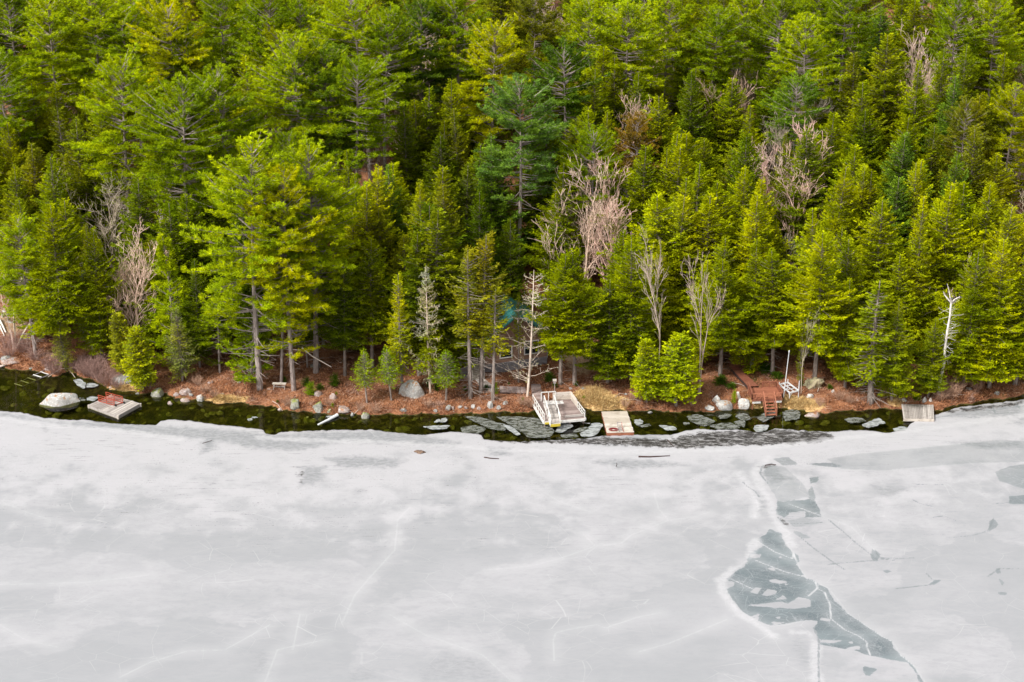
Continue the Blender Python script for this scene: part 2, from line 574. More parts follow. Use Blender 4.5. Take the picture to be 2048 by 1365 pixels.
def ice_material():
    m, nt, out = mat_new('lake_ice')
    p = geo_pos(nt)
    big = noise(nt, mapping(nt, p, (0.05, 0.09, 1)), 1.0, 4.0, 0.6, 0.6)
    mid = noise(nt, mapping(nt, p, (0.16, 0.34, 1), (0, 0, 0.12)), 1.0, 5.0, 0.62, 0.4)
    fine = noise(nt, mapping(nt, p, (1.6, 3.4, 1)), 1.0, 4.0, 0.7)
    grain = noise(nt, p, 7.0, 3.0, 0.8)
    strk = noise(nt, mapping(nt, p, (0.35, 4.6, 1), (0, 0, -0.10)), 1.0, 4.0, 0.65, 0.3)
    j = math_(nt, 'SUBTRACT', noise(nt, p, 1.3, 4.0, 0.7), 0.5)
    j2 = math_(nt, 'SUBTRACT', noise(nt, p, 0.35, 3.0, 0.6), 0.5)
    white, grey, dull = rgb((0.400, 0.404, 0.416)), rgb((0.328, 0.338, 0.347)), rgb((0.284, 0.298, 0.306))
    mot = noise(nt, mapping(nt, p, (0.5, 1.0, 1)), 1.0, 5.0, 0.7, 0.5)
    col = mix(nt, sstep(nt, mid, 0.36, 0.62), grey, rgb((0.368, 0.374, 0.384)))
    col = mix(nt, sstep(nt, mot, 0.44, 0.66, 0, 0.45), col, dull)
    # broad old-snow lobes with crisp scalloped edges
    lob = nt.nodes.new('ShaderNodeTexVoronoi')
    lob.feature = 'SMOOTH_F1'
    lob.inputs['Scale'].default_value = 1.0
    lob.inputs['Smoothness'].default_value = 0.3
    wv = nt.nodes.new('ShaderNodeVectorMath')
    wv.operation = 'MULTIPLY_ADD'
    nn = nt.nodes.new('ShaderNodeTexNoise')
    nn.inputs['Scale'].default_value = 0.5
    nn.inputs['Detail'].default_value = 4
    nt.links.new(p, nn.inputs['Vector'])
    nt.links.new(nn.outputs['Color'], wv.inputs[0])
    wv.inputs[1].default_value = (3.5, 3.5, 0)
    nt.links.new(p, wv.inputs[2])
    nt.links.new(mapping(nt, wv.outputs[0], (0.075, 0.11, 1)), lob.inputs['Vector'])
    lm = sstep(nt, math_(nt, 'ADD', lob.outputs['Distance'], math_(nt, 'MULTIPLY', j, 0.06)), 0.50, 0.53)
    col = mix(nt, math_(nt, 'MULTIPLY', lm, 0.55), col, dull)
    col = mix(nt, sstep(nt, big, 0.5, 0.66, 0, 0.4), col, white)
    col = mix(nt, sstep(nt, fine, 0.48, 0.75, 0, 0.5), col, dull)
    # whiter ice in the wide band by the shore, with thin dark wind streaks
    band = attr(nt, 'band')
    bm = sstep(nt, math_(nt, 'ADD', band, math_(nt, 'MULTIPLY', j2, 1.3)), 0.35, 0.8)
    col = mix(nt, math_(nt, 'MULTIPLY', bm, 0.85), col, rgb((0.436, 0.438, 0.450)))
    st = math_(nt, 'MULTIPLY', sstep(nt, strk, 0.585, 0.66), attr(nt, 'streak'))
    st = math_(nt, 'MULTIPLY', st, sstep(nt, noise(nt, p, 0.11, 3.0), 0.50, 0.60))
    col = mix(nt, math_(nt, 'MULTIPLY', st, 0.6), col, rgb((0.208, 0.224, 0.232)))
    st2 = math_(nt, 'MULTIPLY', sstep(nt, math_(nt, 'MULTIPLY', strk, grain), 0.345, 0.40), attr(nt, 'streak'))
    col = mix(nt, math_(nt, 'MULTIPLY', st2, 0.8), col, rgb((0.080, 0.072, 0.072)))
    # grey soaked ice
    gm = sstep(nt, math_(nt, 'ADD', attr(nt, 'soaked'), math_(nt, 'MULTIPLY', j, 2.2)), -0.45, 0.7)
    gcol = mix(nt, sstep(nt, fine, 0.35, 0.7), rgb((0.216, 0.228, 0.236)), rgb((0.336, 0.348, 0.356)))
    gmx = math_(nt, 'MULTIPLY', gm, sstep(nt, band, 0.15, 0.6, 0.45, 0.9))
    col = mix(nt, gmx, col, gcol)
    # thin dark refrozen ice
    tm = sstep(nt, math_(nt, 'ADD', attr(nt, 'thin'), math_(nt, 'MULTIPLY', j, 0.5)), -0.03, 0.05)
    tcol = mix(nt, sstep(nt, mid, 0.3, 0.7), rgb((0.104, 0.132, 0.142)), rgb((0.188, 0.224, 0.232)))
    web = nt.nodes.new('ShaderNodeTexVoronoi')
    web.feature = 'DISTANCE_TO_EDGE'
    nt.links.new(mapping(nt, wv.outputs[0], (0.14, 0.14, 1)), web.inputs['Vector'])
    tcol = mix(nt, sstep(nt, web.outputs['Distance'], 0.022, 0.0, 0, 0.45), tcol, rgb((0.336, 0.360, 0.368)))
    col = mix(nt, math_(nt, 'MULTIPLY', tm, attr(nt, 'thinw')), col, tcol)
    spk = math_(nt, 'MULTIPLY', sstep(nt, grain, 0.50, 0.66), sstep(nt, mid, 0.62, 0.35))
    col = mix(nt, sstep(nt, noise(nt, mapping(nt, p, (0.9, 6.0, 1), (0, 0, 0.05)), 1.0, 3.0, 0.7), 0.5, 0.7, 0, 0.22), col, rgb((0.34, 0.35, 0.355)))
    col = mix(nt, math_(nt, 'MULTIPLY', spk, 0.5), col, rgb((0.30, 0.315, 0.32)))
    # rotten, broken ice with black water showing through
    mm = sstep(nt, math_(nt, 'ADD', attr(nt, 'rotten'), math_(nt, 'MULTIPLY', j, 2.0)), -0.1, 0.3)
    rot = noise(nt, mapping(nt, p, (1.1, 3.0, 1), (0, 0, 0.2)), 1.0, 6.0, 0.8, 0.8)
    rcol = mix(nt, sstep(nt, rot, 0.47, 0.62), rgb((0.028, 0.026, 0.024)), rgb((0.320, 0.320, 0.316)))
    rcol = mix(nt, sstep(nt, grain, 0.5, 0.65, 0, 0.6), rcol, rgb((0.080, 0.072, 0.068)))
    col = mix(nt, mm, col, rcol)
    # cracks
    wv2 = nt.nodes.new('ShaderNodeVectorMath')
    wv2.operation = 'MULTIPLY_ADD'
    nn2 = nt.nodes.new('ShaderNodeTexNoise')
    nn2.inputs['Scale'].default_value = 0.07
    nn2.inputs['Detail'].default_value = 2
    nt.links.new(p, nn2.inputs['Vector'])
    nt.links.new(nn2.outputs['Color'], wv2.inputs[0])
    wv2.inputs[1].default_value = (7, 7, 0)
    nt.links.new(p, wv2.inputs[2])
    rd = math_(nt, 'ADD', attr(nt, 'ridge'), math_(nt, 'ADD', math_(nt, 'MULTIPLY', j, 0.9), math_(nt, 'MULTIPLY', j2, 1.6)))
    rgm = sstep(nt, rd, 0.65, 0.05, 0, 0.6)
    rgc = mix(nt, sstep(nt, math_(nt, 'ADD', math_(nt, 'MULTIPLY', grain, 0.4), math_(nt, 'MULTIPLY', fine, 0.6)), 0.3, 0.6), rgb((0.36, 0.37, 0.375)), rgb((0.50, 0.505, 0.515)))
    col = mix(nt, rgm, col, rgc)
    wn_ = math_(nt, 'MULTIPLY', j, 0.30)
    wc = sstep(nt, math_(nt, 'ADD', attr(nt, 'wcrack'), math_(nt, 'MULTIPLY', j, 0.10)), 0.13, 0.0, 0, 1)
    wc = math_(nt, 'MULTIPLY', wc, sstep(nt, tm, 0, 1, 0.24, 0.85))
    col = mix(nt, math_(nt, 'MULTIPLY', wc, 0.85), col, rgb((0.576, 0.584, 0.588)))
    halo = sstep(nt, attr(nt, 'wcrack'), 1.3, 0.0, 0, 0.35)
    col = mix(nt, math_(nt, 'MULTIPLY', halo, fine), col, rgb((0.496, 0.504, 0.508)))
    fcw = nt.nodes.new('ShaderNodeTexVoronoi')
    fcw.feature = 'DISTANCE_TO_EDGE'
    nt.links.new(mapping(nt, wv2.outputs[0], (0.075, 0.10, 1), (0, 0, 0.5)), fcw.inputs['Vector'])
    hair = sstep(nt, fcw.outputs['Distance'], 0.010, 0.0, 0, 0.38)
    hair = math_(nt, 'MULTIPLY', hair, sstep(nt, noise(nt, p, 0.12, 2.0), 0.42, 0.6))
    col = mix(nt, hair, col, rgb((0.520, 0.528, 0.532)))
    gc = sstep(nt, math_(nt, 'ADD', attr(nt, 'gcrack'), wn_), 0.13, 0.02, 0, 0.75)
    col = mix(nt, gc, col, rgb((0.176, 0.200, 0.208)))
    col = mix(nt, 1.0, col, rgb((0.960, 0.935, 0.945)), 'MULTIPLY')
    principled(nt, out, col, sstep(nt, tm, 0, 1, 0.55, 0.30), 0.25, grain, 0.12, 0.03)
    return m


M['ice'] = ice_material()


def slab_mat(name, a, b, al):
    m, nt, out = mat_new(name)
    p = geo_pos(nt)
    n = noise(nt, mapping(nt, p, (1.0, 2.2, 1)), 1.4, 5.0, 0.75, 0.4)
    col = mix(nt, sstep(nt, n, 0.42, 0.56), rgb(a), rgb(b))
    pr = principled(nt, out, col, 0.3, 0.4)
    tr = nt.nodes.new('ShaderNodeBsdfTransparent')
    tr.inputs['Color'].default_value = (0.8, 0.82, 0.75, 1)
    ms = nt.nodes.new('ShaderNodeMixShader')
    nt.links.new(sstep(nt, n, 0.35, 0.6, al, min(1, al + 0.25)), ms.inputs[0])
    nt.links.new(tr.outputs[0], ms.inputs[1])
    nt.links.new(pr.outputs[0], ms.inputs[2])
    nt.links.new(ms.outputs[0], out.inputs['Surface'])
    return m


M['slabgrey'] = slab_mat('grey_meltwater_ice', (0.12, 0.125, 0.10), (0.34, 0.35, 0.33), 0.30)
M['slabwhite'] = slab_mat('white_floating_ice', (0.24, 0.25, 0.245), (0.46, 0.48, 0.48), 0.6)


def brush_material():
    m, nt, out = mat_new('dry_bracken')
    ge = nt.nodes.new('ShaderNodeNewGeometry')
    p = ge.outputs['Position']
    n1 = noise(nt, p, 0.5, 3.0, 0.6)
    col = mix(nt, ge.outputs['Random Per Island'], rgb((0.13, 0.045, 0.022)), rgb((0.48, 0.22, 0.11)))
    col = mix(nt, sstep(nt, n1, 0.55, 0.65, 0, 0.8), col, rgb((0.36, 0.24, 0.19)))
    g = math_(nt, 'ADD', attr(nt, 'gold'), math_(nt, 'MULTIPLY', math_(nt, 'SUBTRACT', n1, 0.5), 0.6))
    col = mix(nt, sstep(nt, g, 0.4, 0.6), col, rgb((0.66, 0.46, 0.20)))
    principled(nt, out, col, 0.9, 0.1)
    return m


M['brush'] = brush_material()

# ------------------------------------------------------------------ structure: ground and lake bed
GOLD = [(1185, 795, 34, 18), (1215, 805, 40, 12), (1150, 800, 14, 6), (1522, 808, 26, 8), (1575, 803, 46, 9), (1600, 812, 40, 8), (450, 800, 40, 4),
        (1790, 802, 14, 6), (240, 782, 30, 6)]
TAN = [(1160, 715, 32, 26), (1165, 690, 24, 16), (12, 640, 30, 22), (30, 655, 20, 14), (660, 665, 26, 12)]


def soft_patches(x, y, lst):
    out = np.zeros_like(x)
    for px, py, wx, wy in lst:
        c = G(px, py)
        out = np.maximum(out, np.clip(1.35 - np.hypot((x - c[0]) / (wx / 20.3), (y - c[1]) / (wy / 20.3 / 0.40)) * 0.75, 0, 1))
    return out


xs = np.concatenate([np.arange(-260, -70, 5), np.arange(-70, 70, 0.4), np.arange(70, 261, 5)])
ys = np.concatenate([np.arange(20, 150, 5.0), np.arange(150, 192, 0.3), np.arange(192, 260, 1.5), np.arange(260, 620, 12)])
GX, GY = np.meshgrid(xs, ys)
GZ = terrain(GX, GY)
_r = np.random.default_rng(5)
near = (GY > 155) & (GY < 200)
GZ = GZ + np.where(near & (GZ > 0.2), _r.normal(0, 0.035, GX.shape), 0)
nx_, ny_ = len(xs), len(ys)
idx = np.arange(nx_ * ny_).reshape(ny_, nx_)
F = np.stack([idx[:-1, :-1], idx[:-1, 1:], idx[1:, 1:], idx[1:, :-1]], -1).reshape(-1, 4)
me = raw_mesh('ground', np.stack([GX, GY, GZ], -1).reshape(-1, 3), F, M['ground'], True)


def add_attr(me, name, arr):
    a = me.attributes.new(name, 'FLOAT', 'POINT')
    a.data.foreach_set('value', np.asarray(arr, np.float32).ravel())


add_attr(me, 'gold', soft_patches(GX, GY, GOLD))
add_attr(me, 'tan', soft_patches(GX, GY, TAN))
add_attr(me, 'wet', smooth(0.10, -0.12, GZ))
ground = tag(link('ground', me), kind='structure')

WATER_Z = -0.05
wv_ = [(-250, 100, WATER_Z), (250, 100, WATER_Z), (250, 190, WATER_Z), (-250, 190, WATER_Z)]
me = raw_mesh('water', wv_, [(0, 1, 2, 3)], M['water'])
tag(link('water', me), kind='structure')

# ------------------------------------------------------------------ structure: ice sheet
EDGE_PX = [(-90, 822), (0, 822), (37, 825), (60, 829), (82, 835), (115, 838), (155, 841), (172, 840), (200, 844), (225, 847), (270, 849), (312, 851), (322, 842), (350, 839), (380, 842),
           (412, 846), (437, 851), (475, 853), (505, 857), (527, 860), (531, 868), (550, 870), (562, 864), (600, 863), (650, 861), (700, 860), (750, 860), (775, 864), (825, 869),
           (855, 870), (880, 866), (912, 864), (940, 866), (962, 870), (968, 879), (1000, 882), (1040, 884), (1100, 881), (1175, 877), (1205, 872), (1275, 870), (1340, 870),
           (1362, 864), (1395, 858), (1440, 860), (1475, 860), (1507, 864), (1532, 864), (1550, 857), (1600, 861), (1655, 864), (1700, 861), (1730, 861), (1775, 866), (1812, 860),
           (1822, 848), (1838, 839), (1871, 830), (1893, 823), (1915, 815), (1970, 808), (2013, 804), (2048, 799), (2150, 790)]
ICE_Z = 0.03
_e = np.array([W(x, y, ICE_Z)[:2] for x, y in EDGE_PX])
ix = np.concatenate([np.arange(-250, -56, 4), np.arange(-56, 56, 0.14), np.arange(56, 251, 4)])
ey = np.interp(ix, _e[:, 0], _e[:, 1])
_r = np.random.default_rng(11)
ey = ey + 0.10 * np.convolve(_r.normal(0, 1, len(ix) + 8), np.ones(3) / 3, 'same')[4:-4] * (np.abs(ix) < 56)
iv = np.concatenate([np.linspace(0, 0.35, 6)[:-1], np.linspace(0.35, 1, 420)])
IX = np.repeat(ix[None], len(iv), 0)
IY = 40 + (ey[None] - 40) * iv[:, None]
IZ = np.full_like(IX, ICE_Z)
IX = np.vstack([IX, ix[None]])
IY = np.vstack([IY, ey[None]])
IZ = np.vstack([IZ, np.full((1, len(ix)), -0.12)])


def seg_dist(x, y, pts, closed=False):
    pts = np.asarray(pts, float)
    d = np.full(x.shape, 99.0, np.float32)
    n = len(pts)
    for i in range(n if closed else n - 1):
        a, b = pts[i], pts[(i + 1) % n]
        ab = b - a
        t = np.clip(((x - a[0]) * ab[0] + (y - a[1]) * ab[1]) / (ab @ ab + 1e-9), 0, 1)
        d = np.minimum(d, np.hypot(x - a[0] - t * ab[0], y - a[1] - t * ab[1]))
    return d


def signed(x, y, px):
    pts = np.array([W(a, b, ICE_Z)[:2] for a, b in px])
    box = (x > pts[:, 0].min() - 3) & (x < pts[:, 0].max() + 3) & (y > pts[:, 1].min() - 3) & (y < pts[:, 1].max() + 3)
    out = np.full(x.shape, -3.0, np.float32)
    xx, yy = x[box], y[box]
    ins = np.zeros(xx.shape, bool)
    n = len(pts)
    for i in range(n):
        (x0, y0), (x1, y1) = pts[i], pts[(i + 1) % n]
        c = (y0 > yy) != (y1 > yy)
        with np.errstate(divide='ignore', invalid='ignore'):
            ins ^= c & (xx < (x1 - x0) * (yy - y0) / (y1 - y0 + 1e-12) + x0)
    d = seg_dist(xx, yy, pts, True)
    out[box] = np.where(ins, d, -d)
    return np.clip(out, -3, 3)


def lines_dist(x, y, lst):
    out = np.full(x.shape, 9.0, np.float32)
    for px in lst:
        pts = np.array([W(a, b, ICE_Z)[:2] for a, b in px])
        box = (x > pts[:, 0].min() - 3) & (x < pts[:, 0].max() + 3) & (y > pts[:, 1].min() - 3) & (y < pts[:, 1].max() + 3)
        out[box] = np.minimum(out[box], seg_dist(x[box], y[box], pts))
    return np.clip(out, 0, 3)


A1 = (1400, 1000, 3.737)
A2 = (1448, 830, 3.413)
A3 = (0, 800, 2.926)
A4 = (600, 830, 2.926)
A5 = (900, 850, 2.926)
A6 = (0, 1000, 2.0)
LEADS = [(1.0, ZZ(*A1, [(520, 215), (610, 250), (620, 290), (640, 330), (690, 390), (740, 420), (745, 460), (720, 480), (790, 580), (860, 610), (950, 660), (1000, 750), (1110, 850), (1250, 940), (1360, 1020),
                        (1435, 1055), (1445, 1110), (1530, 1180), (1600, 1240), (1700, 1400), (1655, 1400), (1600, 1270), (1550, 1220), (1400, 1190), (1270, 1165), (1150, 1125), (900, 1085), (890, 1040), (850, 950),
                        (880, 920), (800, 905), (720, 910), (600, 940), (520, 940), (440, 905), (320, 840), (240, 740), (190, 670), (260, 640), (190, 590), (230, 560), (330, 500), (370, 400), (470, 345), (420, 295), (490, 260)])),
         (0.9, ZZ(*A1, [(580, 20), (640, 10), (850, -5), (890, 60), (910, 130), (790, 130), (780, 85), (650, 95), (600, 120), (565, 110)])),
         (0.85, ZZ(*A2, [(365, 588), (440, 600), (445, 680), (405, 705), (370, 660)])),
         (0.30, ZZ(*A2, [(260, 360), (330, 345), (420, 360), (540, 470), (590, 560), (450, 585), (370, 590), (300, 480)])),
         (0.30, ZZ(*A2, [(430, 720), (540, 700), (660, 720), (640, 745), (480, 770)])),
         (0.28, ZZ(*A2, [(700, 300), (900, 270), (1300, 230), (1900, 170), (2100, 180), (2100, 320), (1700, 330), (1300, 360), (1100, 380), (800, 370)])),
         (0.55, ZZ(*A2, [(330, 300), (440, 288), (510, 340), (400, 345)])),
         (0.7, ZZ(*A2, [(560, 335), (700, 325), (850, 340), (1000, 330), (1130, 345), (1100, 362), (900, 368), (700, 355)])),
         (0.35, ZZ(*A2, [(840, 300), (1000, 285), (1180, 300), (1150, 345), (950, 350), (860, 330)])),
         (0.5, ZZ(*A2, [(1850, 390), (1950, 350), (2100, 330), (2100, 520), (1960, 480), (1880, 450)])),
         (0.75, ZZ(*A2, [(1950, 555), (2100, 545), (2100, 612), (1940, 605)])),
         (0.8, ZZ(*A2, [(580, 430), (650, 420), (640, 460), (590, 470)])),
         (0.6, ZZ(*A2, [(600, 480), (625, 560), (620, 600), (590, 590), (568, 530)])),
         (0.7, ZZ(*A2, [(1000, 960), (1015, 905), (1070, 955), (1045, 1000), (1010, 990)])),
         (0.45, ZZ(*A2, [(1350, 250), (1600, 260), (1570, 300), (1400, 300)])),
         (0.5, ZZ(*A2, [(470, 790), (520, 800), (600, 840), (540, 845), (480, 815)])),
         (0.9, ZZ(*A1, [(1215, 1240), (1260, 1250), (1325, 1265), (1270, 1320), (1225, 1315)])),
         (0.7, ZZ(*A1, [(1360, 535), (1400, 525), (1440, 535), (1400, 548)])),
         (0.8, ZZ(*A1, [(1720, 625), (1750, 600), (1810, 600), (1770, 630), (1740, 640)])),
         (0.6, ZZ(*A2, [(1880, 1120), (1915, 1140), (1900, 1165), (1885, 1150)])),
         (0.6, ZZ(*A2, [(1870, 1205), (1945, 1215), (1920, 1230), (1875, 1225)])),
         (0.6, ZZ(*A2, [(1855, 1050), (1890, 1045), (1885, 1085), (1860, 1085)])),
         (0.6, ZZ(*A2, [(1810, 720), (1850, 715), (1880, 750), (1810, 800)]))]
ISLES = [ZZ(*A1, q) for q in (
    [(350, 790), (600, 760), (660, 775), (740, 725), (830, 750), (830, 800), (700, 815), (480, 800)],
    [(515, 600), (560, 595), (660, 612), (600, 628), (530, 618)], [(365, 690), (420, 655), (465, 660), (430, 705)],
    [(460, 710), (500, 665), (570, 680), (575, 700), (500, 720)], [(570, 745), (620, 715), (665, 745)], [(495, 510), (560, 505), (555, 532)],
    [(530, 912), (650, 915), (560, 936)], [(900, 1045), (1060, 1052), (1000, 1074), (900, 1062)], [(1090, 1105), (1190, 1090), (1195, 1120), (1110, 1124)],
    [(370, 870), (435, 856), (440, 886)], [(558, 878), (605, 872), (595, 892)], [(180, 640), (230, 605), (265, 625), (215, 655)],
    [(800, 900), (880, 905), (880, 930), (840, 945)], [(895, 880), (985, 895), (970, 910), (900, 900)], [(1100, 1070), (1135, 1058), (1140, 1075)],
    [(1018, 850), (1048, 890), (1030, 895)], [(380, 410), (460, 405), (450, 430), (385, 435)], [(575, 425), (610, 420), (610, 440)], [(630, 625), (655, 630), (640, 645)])]
thin = np.full(IX.shape, -3.0, np.float32)
thinw = np.zeros(IX.shape, np.float32)
for w_, pl in LEADS:
    s = signed(IX, IY, pl)
    thinw = np.where(s > thin, w_, thinw)
    thin = np.maximum(thin, s)
for pl in ISLES:
    thin = np.minimum(thin, -signed(IX, IY, pl))
WCR = [ZZ(*A5, q) for q in (
    [(220, 850), (480, 825), (650, 780), (850, 710), (1000, 695), (1060, 645), (1280, 560), (1420, 540), (1520, 510)], [(1280, 560), (1220, 490), (1195, 400)], [(560, 400), (640, 450), (820, 510)],
    [(610, 1380), (605, 1260), (620, 1215), (760, 1185), (860, 1170), (910, 1190), (1080, 1130), (1230, 1100)], [(1100, 1330), (1280, 1280), (1620, 1140)],
    [(1610, 960), (1680, 1080), (1850, 1200), (1900, 1260)], [(850, 710), (780, 640)])]
WCR += [ZZ(*A6, q) for q in (
    [(0, 340), (350, 330), (600, 300)], [(1640, 30), (1590, 80), (1580, 200), (1480, 310), (1420, 380), (1370, 490)], [(1060, 730), (1110, 600), (1300, 560)], [(480, 710), (600, 650), (750, 605), (900, 600), (1080, 500)],
    [(0, 500), (100, 560), (230, 590)], [(1560, 460), (1700, 540), (1930, 620), (2040, 720)], [(1170, 600), (1200, 460)], [(20, 15), (110, 50), (200, 80)])]
WCR += [ZZ(*A1, q) for q in (
    [(870, 660), (930, 690), (970, 780), (980, 890), (1080, 970), (1190, 1020), (1250, 1065), (1245, 1100), (1275, 1165)], [(790, 580), (960, 660), (1110, 850), (1360, 1020), (1440, 1060), (1500, 1160), (1600, 1240), (1690, 1380)],
    [(180, 680), (240, 790), (330, 850), (450, 920), (530, 945), (640, 935), (750, 910)], [(430, 310), (560, 390), (690, 440), (700, 390)], [(410, 450), (640, 540), (800, 580)],
    [(660, 30), (800, 80), (930, 130), (1130, 200), (1220, 290), (1310, 380)], [(230, 590), (400, 670)], [(860, 610), (880, 660), (810, 720)], [(640, 310), (700, 400), (740, 500), (800, 590)],
    [(420, 0), (440, 60), (405, 130)], [(520, 215), (600, 200), (680, 250), (620, 290)])]
GCR = [ZZ(*A1, q) for q in (
    [(740, 270), (860, 370), (1000, 470), (1080, 520)], [(950, 485), (1180, 462), (1310, 455)], [(1310, 380), (1340, 430), (1420, 440), (1520, 440), (1600, 435)], [(960, 150), (1060, 230), (1150, 310), (1290, 420)],
    [(1460, 665), (1600, 650), (1720, 635), (1790, 600)], [(1690, 550), (1740, 600)], [(850, 955), (890, 1060), (885, 1200), (890, 1364)], [(1590, 0), (1650, 30), (1740, 50)], [(580, 130), (620, 170), (650, 190)],
    [(1340, 440), (1450, 455)], [(680, 180), (800, 178), (920, 168)], [(230, 700), (310, 820)])]
GCR += [ZZ(*A2, q) for q in (
    [(1830, 610), (1940, 598)], [(1540, 840), (1700, 822), (1800, 795), (1840, 710)], [(330, 330), (260, 350), (245, 400), (300, 470)], [(130, 460), (160, 490), (210, 520), (240, 560)], [(1300, 475), (1500, 478)],
    [(1430, 700), (1500, 690), (1590, 725)], [(2010, 1050), (1880, 1050), (1800, 1105)])]
GCR += [[(1915, 815), (1975, 822), (2048, 812)], [(1985, 812), (1990, 828), (2025, 825)], [(2030, 805), (2040, 818)], [(1850, 838), (1900, 832), (1960, 836)]]
ROT = [ZZ(*A5, q) for q in ([(200, 85), (400, 95), (700, 85), (900, 70), (1180, 80), (1280, 85), (1400, 55), (1500, 40), (1800, 45), (1960, 45), (2050, 50), (2050, 115), (1700, 122), (1350, 140), (1000, 122), (600, 110), (350, 105)],)]
ROT += [ZZ(*A2, q) for q in ([(0, 110), (340, 98), (700, 118), (760, 150), (690, 190), (300, 210), (0, 212)],)]
ROT += [ZZ(*A2, [(385, 712), (420, 720), (440, 770), (400, 752)]), ZZ(*A2, [(240, 350), (340, 335), (350, 342), (270, 365), (250, 400)])]
ROT += [[(598, 945), (606, 940), (602, 965)], [(1884, 826), (1912, 818), (1960, 812), (2048, 803), (2048, 809), (1950, 822)]]
SOAK = [ZZ(*A3, q) for q in ([(0, 70), (150, 90), (300, 130), (640, 125), (930, 150), (1300, 170), (1600, 200), (2048, 190), (2048, 240), (1750, 300), (1500, 290), (1250, 235), (1000, 215), (700, 180), (300, 135), (0, 100)],
                             [(1180, 200), (1300, 210), (1260, 290), (1170, 320)], [(240, 130), (290, 130), (270, 190)])]
SOAK += [[(1870, 836), (1920, 814), (2048, 802), (2048, 836), (1960, 834)]]
SOAK += [ZZ(*A4, q) for q in ([(0, 100), (480, 92), (760, 125), (950, 165), (900, 185), (400, 170), (0, 155)], [(120, 255), (350, 238), (620, 260), (560, 310), (250, 310)], [(1090, 190), (1240, 190), (1230, 240), (1100, 235)], [(0, 300), (150, 300), (140, 390), (0, 420)])]
SOAK += [ZZ(*A5, q) for q in ([(800, 212), (1000, 200), (1200, 205), (1400, 235), (1000, 262)], [(760, 70), (1100, 55), (1280, 70), (1200, 130), (800, 120)])]
SOAK += [ZZ(*A2, q) for q in ([(1000, 480), (1300, 500), (1100, 560)], [(1500, 180), (1900, 190), (2048, 160), (2048, 220), (1800, 240)], [(1940, 60), (2048, 20), (2048, 70)], [(650, 60), (900, 60), (1000, 100), (760, 110)], [(210, 520), (260, 560), (290, 700), (230, 700)])]
SOAK += [ZZ(*A2, [(270, 335), (350, 340), (400, 400), (480, 440), (330, 470), (245, 400)])]
SOAK += [ZZ(*A1, q) for q in ([(670, 1040), (720, 1010), (800, 1060), (850, 1250), (780, 1230), (690, 1130)], [(430, 0), (490, 0), (500, 90), (420, 140)])]
SOAK += [ZZ(*A6, q) for q in ([(1000, 620), (1050, 600), (1095, 620), (1080, 700), (1010, 690)], [(1400, 680), (1460, 665), (1540, 720), (1400, 730)], [(1650, 700), (1780, 600), (1960, 640), (2048, 730), (1700, 730)], [(1230, 710), (1270, 705), (1270, 730), (1230, 730)])]


def maxsd(lst):
    out = np.full(IX.shape, -3.0, np.float32)
    for pl in lst:
        out = np.maximum(out, signed(IX, IY, pl))
    return out


idx = np.arange(IX.size).reshape(IX.shape)
F = np.stack([idx[:-1, :-1], idx[:-1, 1:], idx[1:, 1:], idx[1:, :-1]], -1).reshape(-1, 4)
me = raw_mesh('ice_sheet', np.stack([IX, IY, IZ], -1).reshape(-1, 3), F, M['ice'])
add_attr(me, 'thin', thin)
add_attr(me, 'thinw', thinw)
RIDGE = [ZZ(*A2, [(300, 290), (215, 400), (255, 500), (320, 600), (340, 700), (400, 790), (440, 850)]), ZZ(*A2, [(100, 400), (170, 500), (225, 600), (205, 700)]),
         ZZ(*A1, [(420, 300), (350, 450), (230, 540), (165, 600), (165, 700), (300, 860), (480, 965), (545, 1015)]), ZZ(*A1, [(640, 230), (690, 330)]),
         ZZ(*A1, [(700, 990), (820, 1000), (870, 1100), (860, 1250), (880, 1364)]), [(0, 838), (120, 855), (260, 862), (360, 880)], [(520, 876), (640, 882), (760, 884), (900, 892), (1000, 900), (1200, 905), (1500, 900), (1700, 875), (1850, 858), (2048, 830)]]
add_attr(me, 'ridge', lines_dist(IX, IY, RIDGE))
add_attr(me, 'wcrack', lines_dist(IX, IY, WCR))
add_attr(me, 'gcrack', lines_dist(IX, IY, GCR))
add_attr(me, 'rotten', maxsd(ROT))
add_attr(me, 'soaked', maxsd(SOAK))
dd = IY - ey[None]
add_attr(me, 'band', np.clip(1.0 + dd / 34.0, 0, 1) * np.where(IX < -8, 1.0, 0.85))
add_attr(me, 'streak', smooth(-30, -14, dd) * np.where(IX < -2, 1.0, 0.5))
tag(link('ice', me), kind='structure')

# ------------------------------------------------------------------ foliage geometry
def nrm(v):
    return v / (np.linalg.norm(v, axis=-1, keepdims=True) + 1e-9)


def leaf_quads(P, D, L, Wd, roll):
    D = nrm(D)
    up = np.zeros_like(D)
    up[:, 2] = 1
    S = nrm(np.cross(D, up))
    U = np.cross(S, D)
    S = S * np.cos(roll)[:, None] + U * np.sin(roll)[:, None]
    a = P
    c = P + D * L[:, None]
    m = P + D * (L * 0.45)[:, None]
    return np.stack([a, m + S * Wd[:, None], c, m - S * Wd[:, None]], 1)


